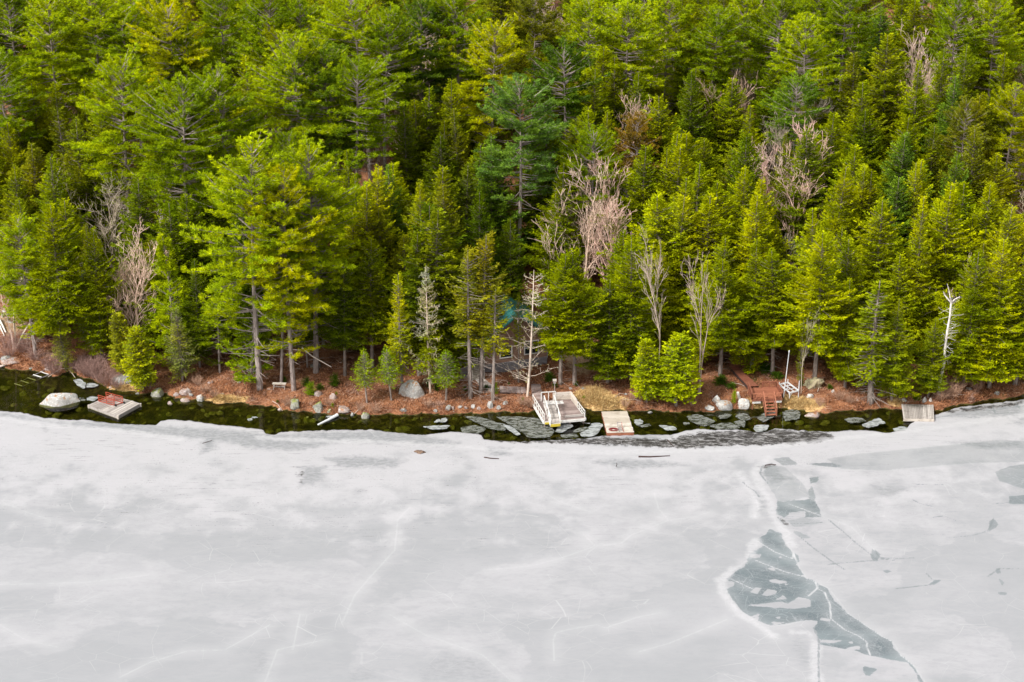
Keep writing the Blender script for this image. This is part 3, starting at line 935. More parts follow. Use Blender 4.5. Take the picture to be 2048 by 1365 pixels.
def segs(A, B, ra, rb, n=3):
    """thin tapered prisms between point pairs, as quads"""
    A, B = np.asarray(A, float), np.asarray(B, float)
    ra, rb = np.asarray(ra, float), np.asarray(rb, float)
    D = nrm(B - A)
    ref = np.where(np.abs(D[:, 2:3]) > 0.9, np.array([[1.0, 0, 0]]), np.array([[0, 0, 1.0]]))
    S = nrm(np.cross(D, ref))
    U = np.cross(S, D)
    out = []
    for k in range(n):
        t0, t1 = 2 * PI * k / n, 2 * PI * (k + 1) / n
        v0 = S * math.cos(t0) + U * math.sin(t0)
        v1 = S * math.cos(t1) + U * math.sin(t1)
        out.append(np.stack([A + v0 * ra[:, None], A + v1 * ra[:, None], B + v1 * rb[:, None], B + v0 * rb[:, None]], 1))
    return np.concatenate(out)


def tube(P, r, n=7):
    P = np.asarray(P, float)
    return segs(P[:-1], P[1:], r[:-1], r[1:], n)


def trunk_path(H, rng, bend=0.15, n=12):
    t = np.linspace(0, 1, n)
    ph = rng.uniform(0, 6.28, 2)
    x = bend * np.sin(t * 3.0 + ph[0]) - bend * np.sin(ph[0])
    y = bend * np.sin(t * 2.6 + ph[1]) - bend * np.sin(ph[1])
    return np.stack([x, y, t * H], 1)


def at_h(P, z):
    return np.array([np.interp(z, P[:, 2], P[:, 0]), np.interp(z, P[:, 2], P[:, 1]), z])


def spray(rng, base, az, el, L, sag, upturn, step, lstep, leaf, wid, fan=0.42, roll=0.5, ang=52, fill=1.0, lift=0.12):
    """a flat evergreen branch: side twigs in a tapering fan, each set with small leaf sprays"""
    n = max(2, int(L / step))
    u = (np.arange(n) + rng.uniform(0.3, 0.9, n)) / n
    u = np.repeat(u, 2)
    side = np.tile([1.0, -1.0], n)
    tl = (0.10 + fan * L * (1 - u) ** 0.75 * np.minimum(1, u * 3.5 + 0.15)) * rng.uniform(0.6, 1.15, len(u))
    k = np.maximum(1, np.ceil(tl / lstep)).astype(int)
    uu = np.repeat(u, k)
    ss = np.repeat(side, k)
    tt = np.concatenate([(np.arange(q) + 0.2) / q for q in k]) * np.repeat(tl, k)
    keep = rng.random(len(uu)) < fill
    uu, ss, tt = uu[keep], ss[keep], tt[keep]
    a = R_(ang) + rng.normal(0, 0.18, len(uu))
    x = uu * L + tt * np.cos(a)
    y = ss * tt * np.sin(a)
    # tip leaves
    m = max(2, int(L / step / 2))
    x = np.concatenate([x, L * rng.uniform(0.75, 1.02, m)])
    y = np.concatenate([y, rng.normal(0, 0.05, m)])
    a = np.concatenate([a, np.zeros(m)])
    ss = np.concatenate([ss, np.ones(m)])
    z = x * math.sin(el) - sag * L * np.sin(PI * np.clip(x / L, 0, 1)) + upturn * L * np.clip(x / L, 0, 1.2) ** 2 - 0.10 * np.abs(y)
    z = z + rng.normal(0, 0.05, len(x))
    xh = x * math.cos(el)
    dx = np.cos(a * 0.8 + rng.normal(0, 0.3, len(x)))
    dy = ss * np.sin(a * 0.8 + rng.normal(0, 0.3, len(x)))
    dz = rng.normal(lift, 0.28, len(x)) + math.sin(el) * 0.5
    ca, sa = math.cos(az), math.sin(az)
    P = np.stack([base[0] + xh * ca - y * sa, base[1] + xh * sa + y * ca, base[2] + z], 1)
    D = np.stack([dx * ca - dy * sa, dx * sa + dy * ca, dz], 1)
    nL = len(x)
    return leaf_quads(P, D, leaf * rng.uniform(0.6, 1.3, nL), wid * rng.uniform(0.7, 1.2, nL), rng.normal(0, roll, nL))


def lumps(rng):
    A = [(rng.uniform(0, 6.28), rng.uniform(0.5, 1.6), rng.integers(1, 4), rng.uniform(0.6, 1)) for _ in range(4)]

    def f(az, z):
        return sum(w * math.sin(m * az + fz * z + p) for p, fz, m, w in A) / 4
    return f


def make_hemlock(seed, H=16, R=3.0, base=0.12, dens=1.0, leaf=0.29, wid=0.066, prof=0.8, bmin=0.0, sparse=0.0, droop=0.07, lumpy=0.75, dead=0.0):
    rng = np.random.default_rng(seed)
    P = trunk_path(H, rng, 0.12)
    zb = H * base
    lf = lumps(rng)
    L_, Wd = [], []
    z = zb
    ga = rng.uniform(0, 6.28)
    while z < H - 0.15:
        t = (H - z) / (H - zb)
        r = R * (0.06 + 0.94 * t ** prof) * (1 - 0.25 * smooth(0.75, 1.0, t))
        nb = 1
        ga += 2.4 + rng.normal(0, 0.25)
        L = r * (1 + lumpy * lf(ga, z)) * rng.uniform(0.55, 1.12)
        L = max(L, 0.3)
        el = R_(55 - 58 * min(1, t * 1.25)) + rng.normal(0, 0.12)
        b = at_h(P, z)
        if rng.random() >= sparse:
            L_.append(spray(rng, b, ga, el, L, droop, 0.10, 0.17, 0.155, leaf, wid))
            if L > 1.2 and rng.random() < 0.5:     # a second, steeper leader near the tip gives ragged points
                e = b + np.array([math.cos(ga) * L * 0.6, math.sin(ga) * L * 0.6, math.sin(el) * L * 0.6])
                L_.append(spray(rng, e, ga + rng.normal(0, 0.5), R_(38), L * 0.38, 0.0, 0.15, 0.2, 0.18, leaf * 0.9, wid * 0.9))
        if t > 0.12:
            e = b + np.array([math.cos(ga) * L * 0.8, math.sin(ga) * L * 0.8, math.sin(el) * L * 0.8 - droop * L * 0.5])
            Wd.append((b, e, 0.035, 0.01))
        z += rng.uniform(0.6, 1.4) * 0.052 / dens * (0.35 + 1.3 * min(1.0, r / R * 1.0)) ** -0.2
    for k in range(int(dead)):
        zz = rng.uniform(0.1, 0.9) * (zb if base > 0.2 else H * 0.5)
        a = rng.uniform(0, 6.28)
        L = rng.uniform(0.6, 1.6)
        b = at_h(P, zz)
        Wd.append((b, b + np.array([math.cos(a) * L, math.sin(a) * L, -0.1 * L]), 0.03, 0.012))
    r0 = 0.012 * H + 0.03
    wood = tube(P, np.linspace(r0, 0.02, len(P)))
    if Wd:
        wood = np.concatenate([wood, segs([w[0] for w in Wd], [w[1] for w in Wd], [w[2] for w in Wd], [w[3] for w in Wd])])
    return np.concatenate(L_), wood


def make_pine(seed, H=22, R=4.8, base=0.35, dens=1.0, bare=0.12, young=False, tuft=0.36, wid=0.034):
    rng = np.random.default_rng(seed)
    P = trunk_path(H, rng, 0.3)
    zb = H * base
    lf = lumps(rng)
    L_, A, B, ra, rb = [], [], [], [], []
    z = zb
    PP, DD = [], []
    while z < H - 0.2:
        t = (H - z) / (H - zb)
        for k in range(rng.integers(4, 7) if t > 0.12 else 4):
            az = rng.uniform(0, 6.28)
            env = min(1, 0.16 + (t / 0.42) ** 0.75) * (1 - 0.35 * max(0, t - 0.6) / 0.4)
            if young:
                env = 0.08 + 0.92 * t
            L = R * env * (1 + 0.5 * lf(az, z * 0.8)) * rng.uniform(0.6, 1.1)
            L = max(L, 0.35)
            el = R_(50 - 54 * min(1, t * 1.9)) + rng.normal(0, 0.07) if not young else R_(40 - 25 * t)
            b = at_h(P, z + rng.normal(0, 0.12))
            dh = np.array([math.cos(az), math.sin(az), 0])
            sv = np.array([-math.sin(az), math.cos(az), 0])

            def pt(u):
                return b + dh * (u * L * math.cos(el)) + np.array([0, 0, u * L * math.sin(el) + 0.16 * L * u * u])
            lp = [pt(u) for u in (0, 0.35, 0.7, 1.0)]
            rr = 0.02 + 0.012 * L
            for i in range(3):
                A.append(lp[i]); B.append(lp[i + 1]); ra.append(rr * (1 - i * 0.3)); rb.append(rr * (1 - (i + 1) * 0.3))
            if not young and t > 1 - bare * 1.5 and rng.random() < 0.6:
                continue
            ns = max(3, int(L / 0.27 * dens))
            for j in range(ns):
                u = 0.28 + 0.74 * (j + rng.random()) / ns if L > 1.2 else (j + 0.5) / ns
                sd = 1 if rng.random() < 0.5 else -1
                tl = (0.15 + 0.42 * L * (1.08 - u)) * rng.uniform(0.4, 1.0)
                p0 = pt(u)
                td = nrm(dh * 0.75 + sv * sd * rng.uniform(0.4, 1.1) + np.array([0, 0, rng.uniform(0.05, 0.35)]))
                if tl > 0.6:
                    A.append(p0); B.append(p0 + td * tl); ra.append(0.022); rb.append(0.01)
                nt_ = max(1, int(tl / 0.26))
                for q in range(nt_):
                    PP.append(p0 + td * tl * ((q + 1) / nt_) + rng.normal(0, 0.05, 3))
                    DD.append(td)
            PP.append(lp[3]); DD.append(dh)
        z += (0.62 if not young else 0.42) * rng.uniform(0.7, 1.3) / max(0.8, dens) * (0.6 + 0.6 * t)
    PP, DD = np.array(PP), np.array(DD)
    K = 17
    Pn = np.repeat(PP, K, 0) + rng.normal(0, 0.05, (len(PP) * K, 3))
    Dn = np.repeat(DD, K, 0) * 0.8 + rng.normal(0, 0.55, (len(PP) * K, 3)) * np.array([1, 1, 0.55]) + np.array([0, 0, 0.30])
    n = len(Pn)
    leaves = leaf_quads(Pn, Dn, tuft * rng.uniform(0.7, 1.2, n), wid * rng.uniform(0.7, 1.3, n), rng.uniform(-1.2, 1.2, n))
    for k in range(int(H * 0.9)):      # dead snags under the live crown
        zz = rng.uniform(0.35, 1.15) * zb
        a = rng.uniform(0, 6.28)
        L = rng.uniform(0.5, R * 0.6) * (0.4 + 0.6 * zz / zb)
        b0 = at_h(P, zz)
        A.append(b0); B.append(b0 + np.array([math.cos(a) * L, math.sin(a) * L, rng.uniform(-0.2, 0.05) * L])); ra.append(0.03); rb.append(0.01)
    r0 = 0.011 * H + 0.02
    wood = np.concatenate([tube(P, np.linspace(r0, 0.03, len(P)), 8), segs(A, B, ra, rb)])
    return leaves, wood


def make_bare(seed, H=12, spread=0.55, stems=1, r0=0.14, fork=0.3, levels=4, den=1.0, up=0.35, twig=0.013, flat=False, leanr=(0.15, 0.5)):
    rng = np.random.default_rng(seed)
    A, B, ra, rb = [], [], [], []

    def grow(p, d, L, r, lev):
        n = max(2, int(L / (0.55 if lev < 2 else 0.35)))
        n = min(n, 9)
        pts = [p]
        for i in range(n):
            d = nrm(d + rng.normal(0, 0.08 + 0.02 * lev, 3) + np.array([0, 0, up * 0.12]))
            q = pts[-1] + d * L / n
            rr0 = max(twig, r * (1 - 0.8 * i / n))
            rr1 = max(twig * 0.8, r * (1 - 0.8 * (i + 1) / n))
            A.append(pts[-1]); B.append(q); ra.append(rr0); rb.append(rr1)
            pts.append(q)
            if lev < levels:
                frac = (i + 1) / n
                if lev == 0 and frac < fork:
                    continue
                kids = rng.poisson((0.80 if lev else 1.5) * den) if lev < levels - 1 else rng.poisson(1.0 * den)
                for _ in range(kids):
                    a = rng.uniform(0, 6.28)
                    s = nrm(np.cross(d, np.array([math.cos(a), math.sin(a), 0.3])))
                    nd_ = nrm(d * (1 - spread) + s * spread + np.array([0, 0, up * 0.4]))
                    grow(q, nd_, L * rng.uniform(0.35, 0.62) * (1.0 - 0.35 * frac if lev == 0 else 1), max(twig, r * (0.5 * (1 - 0.6 * frac))), lev + 1)
    for s in range(stems):
        a = rng.uniform(0, 6.28)
        lean = 0.05 if stems == 1 else rng.uniform(*leanr)
        grow(np.zeros(3) + np.array([math.cos(a), math.sin(a), 0]) * (0.0 if stems == 1 else 0.12), nrm(np.array([math.cos(a) * lean, math.sin(a) * lean, 1])), H * (0.8 if stems == 1 else rng.uniform(0.6, 0.8)), r0, 0)
    return segs(A, B, ra, rb, 3)


def make_snag(seed, H=14, L0=1.6, n=90, hang=0.3, lich=True):
    """dead conifer: bare trunk with drooping whiskery branches"""
    rng = np.random.default_rng(seed)
    P = trunk_path(H, rng, 0.15)
    A, B, ra, rb = [], [], [], []
    LP, LD = [], []
    for k in range(n):
        z = H * rng.uniform(0.12, 0.99)
        t = 1 - z / H
        L = L0 * (0.15 + 1.1 * t ** 0.6) * rng.uniform(0.3, 1.1)
        a = rng.uniform(0, 6.28)
        p = at_h(P, z)
        d = np.array([math.cos(a), math.sin(a), 0.25 - hang * t])
        for i in range(4):
            q = p + nrm(d) * L / 4
            A.append(p); B.append(q); ra.append(0.035 - 0.006 * i); rb.append(0.029 - 0.006 * i)
            if i > 0:
                for s in range(2):
                    e = q + nrm(d + rng.normal(0, 0.6, 3)) * L * 0.25
                    A.append(q); B.append(e); ra.append(0.02); rb.append(0.012)
                    LP.append(e); LD.append(rng.normal(0, 0.6, 3) + np.array([0, 0, -0.3]))
            LP.append(q); LD.append(rng.normal(0, 0.6, 3) + np.array([0, 0, -0.3]))
            p = q
            d = d + rng.normal(0, 0.12, 3) + np.array([0, 0, 0.10])
    wood = np.concatenate([tube(P, np.linspace(0.14, 0.03, len(P))), segs(A, B, np.array(ra) * 0.8, np.array(rb) * 0.8)])
    if not lich:
        return None, wood
    LP, LD = np.repeat(np.array(LP), 3, 0), np.repeat(np.array(LD), 3, 0) + rng.normal(0, 0.4, (len(LP) * 3, 3))
    if L0 > 2.5:
        LP, LD = LP[::3], LD[::3]
    m = len(LP)
    leaves = leaf_quads(LP + rng.normal(0, 0.06, (m, 3)), LD, rng.uniform(0.12, 0.3, m), rng.uniform(0.02, 0.05, m), rng.uniform(-1, 1, m))
    return leaves, wood


PROTO = {}


def proto(key, leaves, wood, lm, wm, H):
    PROTO[key] = (quads_mesh(key + '_crown', leaves, lm) if leaves is not None else None, quads_mesh(key + '_trunk', wood, wm), H)


for i, (H, R, ds, pr) in enumerate([(16, 4.2, 0.95, 0.9), (15, 4.4, 0.95, 0.85), (17, 3.9, 0.95, 0.98), (14, 4.0, 1.0, 0.82), (16, 4.7, 0.9, 0.88), (13, 3.6, 1.05, 0.85), (15, 3.8, 0.95, 0.75), (16, 4.2, 0.9, 1.0)]):
    l, w = make_hemlock(100 + i, H, R, 0.12, ds, prof=pr)
    proto('hemlock%d' % i, l, w, M['hem'], M['bark'], H)
for i, (H, R) in enumerate([(17, 4.2), (16, 4.0), (18, 4.3)]):      # shore hemlocks and spruces with a clean lower trunk
    l, w = make_hemlock(140 + i, H, R, 0.28, 0.9, prof=0.75, lumpy=0.75, dead=14)
    proto('shore_hemlock%d' % i, l, w, M['hem'], M['bark'], H)
for i, (H, R, sp_) in enumerate([(15, 1.9, 0.25), (16, 2.1, 0.4), (14, 1.7, 0.35)]):
    l, w = make_hemlock(160 + i, H, R, 0.18, 0.75, prof=0.45, lumpy=0.6, sparse=sp_, droop=0.12, dead=45)
    proto('spruce%d' % i, l, w, M['hem'], M['bark'], H)
for i, (H, R, b_, yg) in enumerate([(24, 5.2, 0.34, False), (22, 4.8, 0.40, False), (25, 5.6, 0.30, False), (20, 4.2, 0.30, False), (23, 5.0, 0.45, False)]):
    l, w = make_pine(200 + i, H, R, b_)
    proto('pine%d' % i, l, w, M['pine'], M['pbark'], H)
for i, (H, R, b_) in enumerate([(25, 5.0, 0.16), (24, 4.6, 0.20), (26, 5.2, 0.13)]):
    l, w = make_pine(220 + i, H, R, b_)
    proto('front_pine%d' % i, l, w, M['pine'], M['pbark'], H)
l, w = make_pine(230, 12, 2.8, 0.06, 1.0, young=True)
proto('young_pine', l, w, M['pine'], M['pbark'], 12)
for i, (H, R, b_, sp_) in enumerate([(15, 2.0, 0.36, 0.2), (15, 1.8, 0.42, 0.35)]):
    l, w = make_hemlock(180 + i, H, R, b_, 0.8, prof=0.4, lumpy=0.8, sparse=sp_, droop=0.12, dead=40)
    proto('shore_spruce%d' % i, l, w, M['hem'], M['bark'], H)
for i, (H, R) in enumerate([(6.5, 1.7), (5.5, 1.5)]):
    l, w = make_hemlock(250 + i, H, R, 0.14, 3.4, leaf=0.20, wid=0.06, prof=0.42, lumpy=0.25, droop=0.0)
    proto('cedar%d' % i, l, w, M['hem'], M['bark'], H)
l, w = make_hemlock(260, 7, 1.6, 0.10, 1.9, leaf=0.20, wid=0.05, prof=0.6, lumpy=0.4, droop=0.0, sparse=0.2, dead=8)
proto('thin_cedar', l, w, M['hem'], M['bark'], 7)
l, w = make_hemlock(270, 4.6, 1.5, 0.34, 2.2, leaf=0.17, wid=0.03, prof=0.8, lumpy=0.2, droop=-0.03)
proto('sapling', l, w, M['pine'], M['bark'], 4.6)
l, w = make_snag(300, 13, 1.9, 110)
proto('snag0', l, w, M['lichen'], M['twig'], 13)
l, w = make_snag(301, 13, 2.7, 62, hang=0.05)
proto('snag1', l, w, M['lichen'], M['twig'], 13)
l, w = make_snag(302, 9, 0.9, 120, hang=0.6)
proto('snag2', l, w, M['lichen'], M['twig'], 9)
BARE = [dict(H=11, spread=0.45, stems=2, fork=0.2, up=0.45, den=1.05), dict(H=12, spread=0.5, stems=1, fork=0.35, up=0.3), dict(H=10, spread=0.42, stems=3, fork=0.15, up=0.5, r0=0.08, den=0.95),
        dict(H=13, spread=0.45, stems=2, fork=0.3, up=0.35, r0=0.12), dict(H=11, spread=0.55, stems=1, fork=0.45, up=0.15), dict(H=9, spread=0.45, stems=4, fork=0.1, up=0.5, r0=0.08),
        dict(H=13, spread=0.33, stems=1, fork=0.42, up=0.3, r0=0.13, den=0.95), dict(H=13, spread=0.33, stems=2, fork=0.40, up=0.3, r0=0.12, den=0.85, leanr=(0.03, 0.14))]
for i, kw in enumerate(BARE):
    proto('bare%d' % i, None, make_bare(400 + i, **kw), None, M['twig'], kw['H'])
print('quads', {k: (len(v[0].polygons) if v[0] else 0, len(v[1].polygons)) for k, v in PROTO.items()})

TREES = []      # (x, y, radius) kept clear by later trees


def put_tree(kind, key, p, h, colour, label, rnd, group=None, wide=1.0, wcol=None, lean=None, rz=None):
    cm, wm, H0 = PROTO[key]
    s = h / H0
    name = {'hemlock': 'hemlock_tree', 'pine': 'pine_tree', 'spruce': 'spruce_tree', 'cedar': 'cedar_tree', 'bare': 'bare_tree', 'snag': 'dead_tree', 'sapling': 'pine_sapling', 'birch': 'birch_tree'}[kind]
    cat = {'sapling': 'sapling'}.get(kind, 'tree')
    o = thing(name, (p[0], p[1], p[2] - 0.05), label, cat, group, rnd.uniform(0, 6.28) if rz is None else rz, (s * wide, s * wide, s))
    if not lean and kind != 'sapling':
        lean = (rnd.gauss(0, 0.022), rnd.gauss(0, 0.022), 0)
    if lean:
        o.rotation_euler = (lean[0], lean[1], o.rotation_euler[2])
    t = link('trunk' if kind not in ('bare',) else 'branches', wm, o)
    if kind in ('bare',):
        t.name = 'trunk'
    t.color = rgb(wcol or (1, 1, 1))
    if cm is not None:
        c = link('crown', cm, o)
        c.color = rgb(colour)
    TREES.append((p[0], p[1], 1))
    return o


# ------------------------------------------------------------------ number words for labels
_ones = 'zero one two three four five six seven eight nine ten eleven twelve thirteen fourteen fifteen sixteen seventeen eighteen nineteen'.split()
_tens = 'x x twenty thirty forty fifty sixty seventy eighty ninety'.split()


def num(n):
    n = int(max(1, min(99, n)))
    return _ones[n] if n < 20 else _tens[n // 10] + ('-' + _ones[n % 10] if n % 10 else '')


def where(px, py):
    return '%s percent across, %s percent down' % (num(round(px / 20.48)), num(round(py / 13.65)))


# ------------------------------------------------------------------ trees
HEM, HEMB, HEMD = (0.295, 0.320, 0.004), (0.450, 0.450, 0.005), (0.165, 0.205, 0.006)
PIN, PINB, PINY = (0.290, 0.360, 0.008), (0.430, 0.480, 0.008), (0.520, 0.500, 0.006)
BLU = (0.200, 0.310, 0.050)
OLV, BRN = (0.260, 0.250, 0.015), (0.330, 0.200, 0.030)
rt = random.Random(7)


def height_to(p, ty):
    a, b = 0.5, 45.0
    for _ in range(30):
        m = (a + b) / 2
        if proj((p[0], p[1], p[2] + m))[1] > ty:
            a = m
        else:
            b = m
    return a


def based(kind, key, bx, by, ty, col, label, group=None, wide=1.0, wcol=None, lean=None, rz=None):
    p = G(bx, by)
    h = height_to(p, ty)
    return put_tree(kind, key, p, h, col, label, rt, group, wide, wcol, lean, rz)


def tipped(kind, key, tx, ty, h, col, label, group=None, wide=1.0, wcol=None, rz=None):
    p = G(tx, ty, h)
    return put_tree(kind, key, p, h, col, label, rt, group, wide, wcol, None, rz)


GP = 'tall white pines in the forest'
GH = 'hemlocks on the wooded shore slope'
GB = 'leafless trees among the evergreens'
GC = 'small cedars along the bank'
# shoreline trees whose foot shows
based('pine', 'front_pine0', 520, 779, 295, PINB, 'tall bright green pine with slim straight trunk, growing behind the small wooden bench', GP, 1.15, None, (0, R_(-1.5), 0))
based('pine', 'front_pine1', 588, 781, 338, PINY, 'tall pine with yellowing needles and thick trunk just beside the small wooden bench', GP, 0.95)
based('pine', 'pine0', 562, 767, 400, PIN, 'leaning pine trunk rising directly behind the small wooden bench', GP, 0.7, None, (0, R_(-4), 0))
based('pine', 'front_pine2', 632, 745, 300, PINB, 'broad tall pine with layered bright boughs, up the bank from the mossy boulders', GP, 1.15)
based('pine', 'young_pine', 345, 735, 478, PINB, 'narrow bright young pine with tiered boughs above the grey domed rock', GP, 0.95)
based('pine', 'front_pine2', 72, 716, 445, PINB, 'full bright pine beside the rocky clearing at the end of the shore', GP, 1.15)
based('pine', 'young_pine', 500, 762, 560, PIN, 'low spreading pine with several thin stems beside the round mossy stone', GP, 1.35)
based('pine', 'pine3', 440, 745, 600, PIN, 'low bushy pine hanging over the reddish bank left of the small bench', GP, 1.3)
based('hemlock', 'shore_hemlock1', 130, 725, 405, HEM, 'dark full hemlock behind the pale thin cedar at the bank corner', GH, 1.0)
based('hemlock', 'hemlock3', 205, 718, 458, HEM, 'hemlock behind the purple brush, beside the lichen-grey dead tree', GH, 0.9)
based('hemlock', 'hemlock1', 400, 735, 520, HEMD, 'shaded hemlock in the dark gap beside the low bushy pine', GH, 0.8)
based('snag', 'snag2', 186, 700, 538, (0.50, 0.52, 0.44), 'narrow dead tree thickly hung with pale grey lichen', None, 1.1, (0.75, 0.75, 0.7))
based('cedar', 'thin_cedar', 132, 743, 622, (0.36, 0.34, 0.07), 'thin pale multi-stemmed cedar on the water edge beside the half-sunk dock frame', GC, 1.0)
based('cedar', 'cedar0', 252, 752, 628, (0.42, 0.38, 0.016), 'yellowish cedar behind the large grey domed rock', GC, 1.0)
based('cedar', 'cedar1', 287, 781, 658, (0.42, 0.42, 0.012), 'yellow-green cedar with bare forked stem in front of the large grey domed rock', GC, 1.1)
based('cedar', 'thin_cedar', 365, 763, 618, (0.30, 0.30, 0.06), 'sparse greyish cedar alone on the reddish bank above the scattered stones', GC, 1.0)
based('cedar', 'cedar0', 1293, 806, 680, (0.42, 0.45, 0.008), 'smaller of the two touching bright cedars by the grey raft', GC, 1.05)
based('cedar', 'cedar1', 1352, 812, 676, (0.44, 0.47, 0.008), 'wider of the two touching bright cedars, standing on thin pale stems', GC, 1.35)
based('sapling', 'sapling', 734, 806, 705, (0.30, 0.37, 0.010), 'pine sapling with grey dead twigs on one side, standing on reddish bank', 'saplings on the bank', 1.0)
based('sapling', 'sapling', 783, 801, 698, (0.30, 0.40, 0.010), 'neat conical sapling on a slim stem beside the big pale boulder', 'saplings on the bank', 1.0)
based('sapling', 'sapling', 892, 800, 700, (0.26, 0.34, 0.010), 'sapling with drooping green boughs between the tall bare trunks left of the stairs', 'saplings on the bank', 1.2)
based('spruce', 'spruce0', 805, 783, 545, (0.46, 0.44, 0.008), 'bright yellow-green ragged spruce left of the lichen-covered dead tree', 'ragged shore spruces', 0.95)
based('snag', 'snag0', 861, 787, 535, (0.38, 0.34, 0.22), 'dead conifer with drooping lichen branches rising from the reddish bank', None, 0.9, (0.75, 0.68, 0.6))
based('spruce', 'shore_spruce1', 941, 796, 500, (0.32, 0.30, 0.02), 'half-dead spruce with bare drooping lower branches beside the cabin stairs', 'ragged shore spruces', 1.1, (1.3, 1.2, 1.1))
based('spruce', 'shore_spruce0', 962, 786, 470, (0.29, 0.25, 0.014), 'brownish-topped spruce immediately behind the half-dead one by the stairs', 'ragged shore spruces', 1.1)
based('spruce', 'shore_spruce1', 985, 801, 575, (0.36, 0.34, 0.010), 'olive spruce with bare lower trunk standing before the cabin window', 'ragged shore spruces', 1.2)
based('spruce', 'shore_spruce1', 1037, 766, 590, (0.34, 0.34, 0.010), 'slim spruce growing close against the middle of the cabin wall', 'ragged shore spruces', 0.6)
based('snag', 'snag1', 1055, 794, 545, (0.34, 0.31, 0.22), 'pale twin-stemmed bare tree at the head of the wooden dock', None, 0.95, (0.95, 0.9, 0.82))
based('hemlock', 'shore_hemlock0', 1121, 769, 508, HEM, 'hemlock with bare grey lower trunk beside the small birdhouse post', GH, 1.15)
based('hemlock', 'shore_hemlock1', 1149, 769, 500, HEM, 'hemlock with bare trunk at the edge of the tan leafy clearing', GH, 1.15)
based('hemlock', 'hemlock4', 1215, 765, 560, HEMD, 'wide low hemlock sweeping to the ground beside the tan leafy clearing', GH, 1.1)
based('hemlock', 'hemlock1', 1262, 760, 470, HEM, 'hemlock behind the smaller of the two touching cedars', GH, 1.0)
based('bare', 'bare6', 1312, 783, 515, None, 'slim leafless tree with open crown behind the two touching cedars', GB, 0.62, (0.8, 0.72, 0.68))
based('bare', 'bare7', 1398, 788, 470, None, 'tall pale leafless twin-trunk tree just behind the wider touching cedar', GB, 0.62, (0.88, 0.78, 0.72))
based('hemlock', 'shore_hemlock2', 1440, 752, 520, HEM, 'broad hemlock overhanging the start of the red-brown ramp', GH, 1.3)
based('hemlock', 'shore_hemlock0', 1545, 748, 500, HEM, 'hemlock whose boughs hang low above the red deck', GH, 1.2)
based('bare', 'bare6', 1602, 788, 640, None, 'thin grey leafless tree with forked top beside the white metal frame', GB, 0.5, (0.7, 0.68, 0.6))
based('spruce', 'spruce1', 1598, 782, 640, OLV, 'thin dark-trunked tree touching the thin grey leafless one by the white frame', None, 0.5)
based('hemlock', 'shore_hemlock1', 1628, 768, 464, HEMB, 'bright yellow-green hemlock with thick grey trunk and stump-like roots beside the red deck', GH, 1.15)
based('spruce', 'spruce2', 1741, 806, 562, (0.30, 0.33, 0.008), 'spruce with pointed olive crown and short bare trunk near the small plank dock', 'ragged shore spruces', 1.9)
based('hemlock', 'hemlock5', 1783, 803, 600, (0.32, 0.34, 0.008), 'shore hemlock whose leaning foot touches the bank just before the small plank dock', GH, 1.0)
based('hemlock', 'hemlock3', 1856, 795, 640, (0.28, 0.31, 0.008), 'hemlock standing directly behind the small plank dock', GH, 1.0)
based('hemlock', 'hemlock0', 1690, 775, 560, HEM, 'dense hemlock filling the bank between the red deck and the olive spruce', GH, 1.0)
based('hemlock', 'hemlock1', 1925, 775, 500, HEM, 'dense hemlock beside the white birch', GH, 1.0)
based('hemlock', 'hemlock4', 1978, 775, 480, HEMB, 'bright bushy hemlock near the frozen end of the shore', GH, 1.0)
based('hemlock', 'hemlock2', 2030, 770, 485, HEM, 'bushy hemlock at the frozen end of the shore, crown cut by the frame', GH, 1.2)
based('hemlock', 'hemlock0', 1503, 738, 480, HEM, 'dark hemlock behind the upper end of the red-brown ramp', GH, 1.0)
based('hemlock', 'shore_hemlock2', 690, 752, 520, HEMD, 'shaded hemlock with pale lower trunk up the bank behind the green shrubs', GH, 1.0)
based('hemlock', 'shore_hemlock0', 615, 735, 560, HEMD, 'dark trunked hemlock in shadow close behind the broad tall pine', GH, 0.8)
based('hemlock', 'shore_hemlock1', 745, 735, 480, HEM, 'deep green hemlock behind the two bank saplings', GH, 1.1)
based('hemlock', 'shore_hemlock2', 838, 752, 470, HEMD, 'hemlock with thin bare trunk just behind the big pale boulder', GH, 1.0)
based('hemlock', 'shore_hemlock0', 905, 735, 500, HEM, 'dense hemlock beside the cabin stairs', GH, 0.9)
# white birch, its bends followed from foot to forked top
_p0 = G(1877, 794)


def birch_pt(px, py):
    return W_at(px, py, _p0[1])


def W_at(px, py, Y):
    d = ray(px, py)
    return np.array([0, 0, CAM_H]) + d * (Y / d[1])


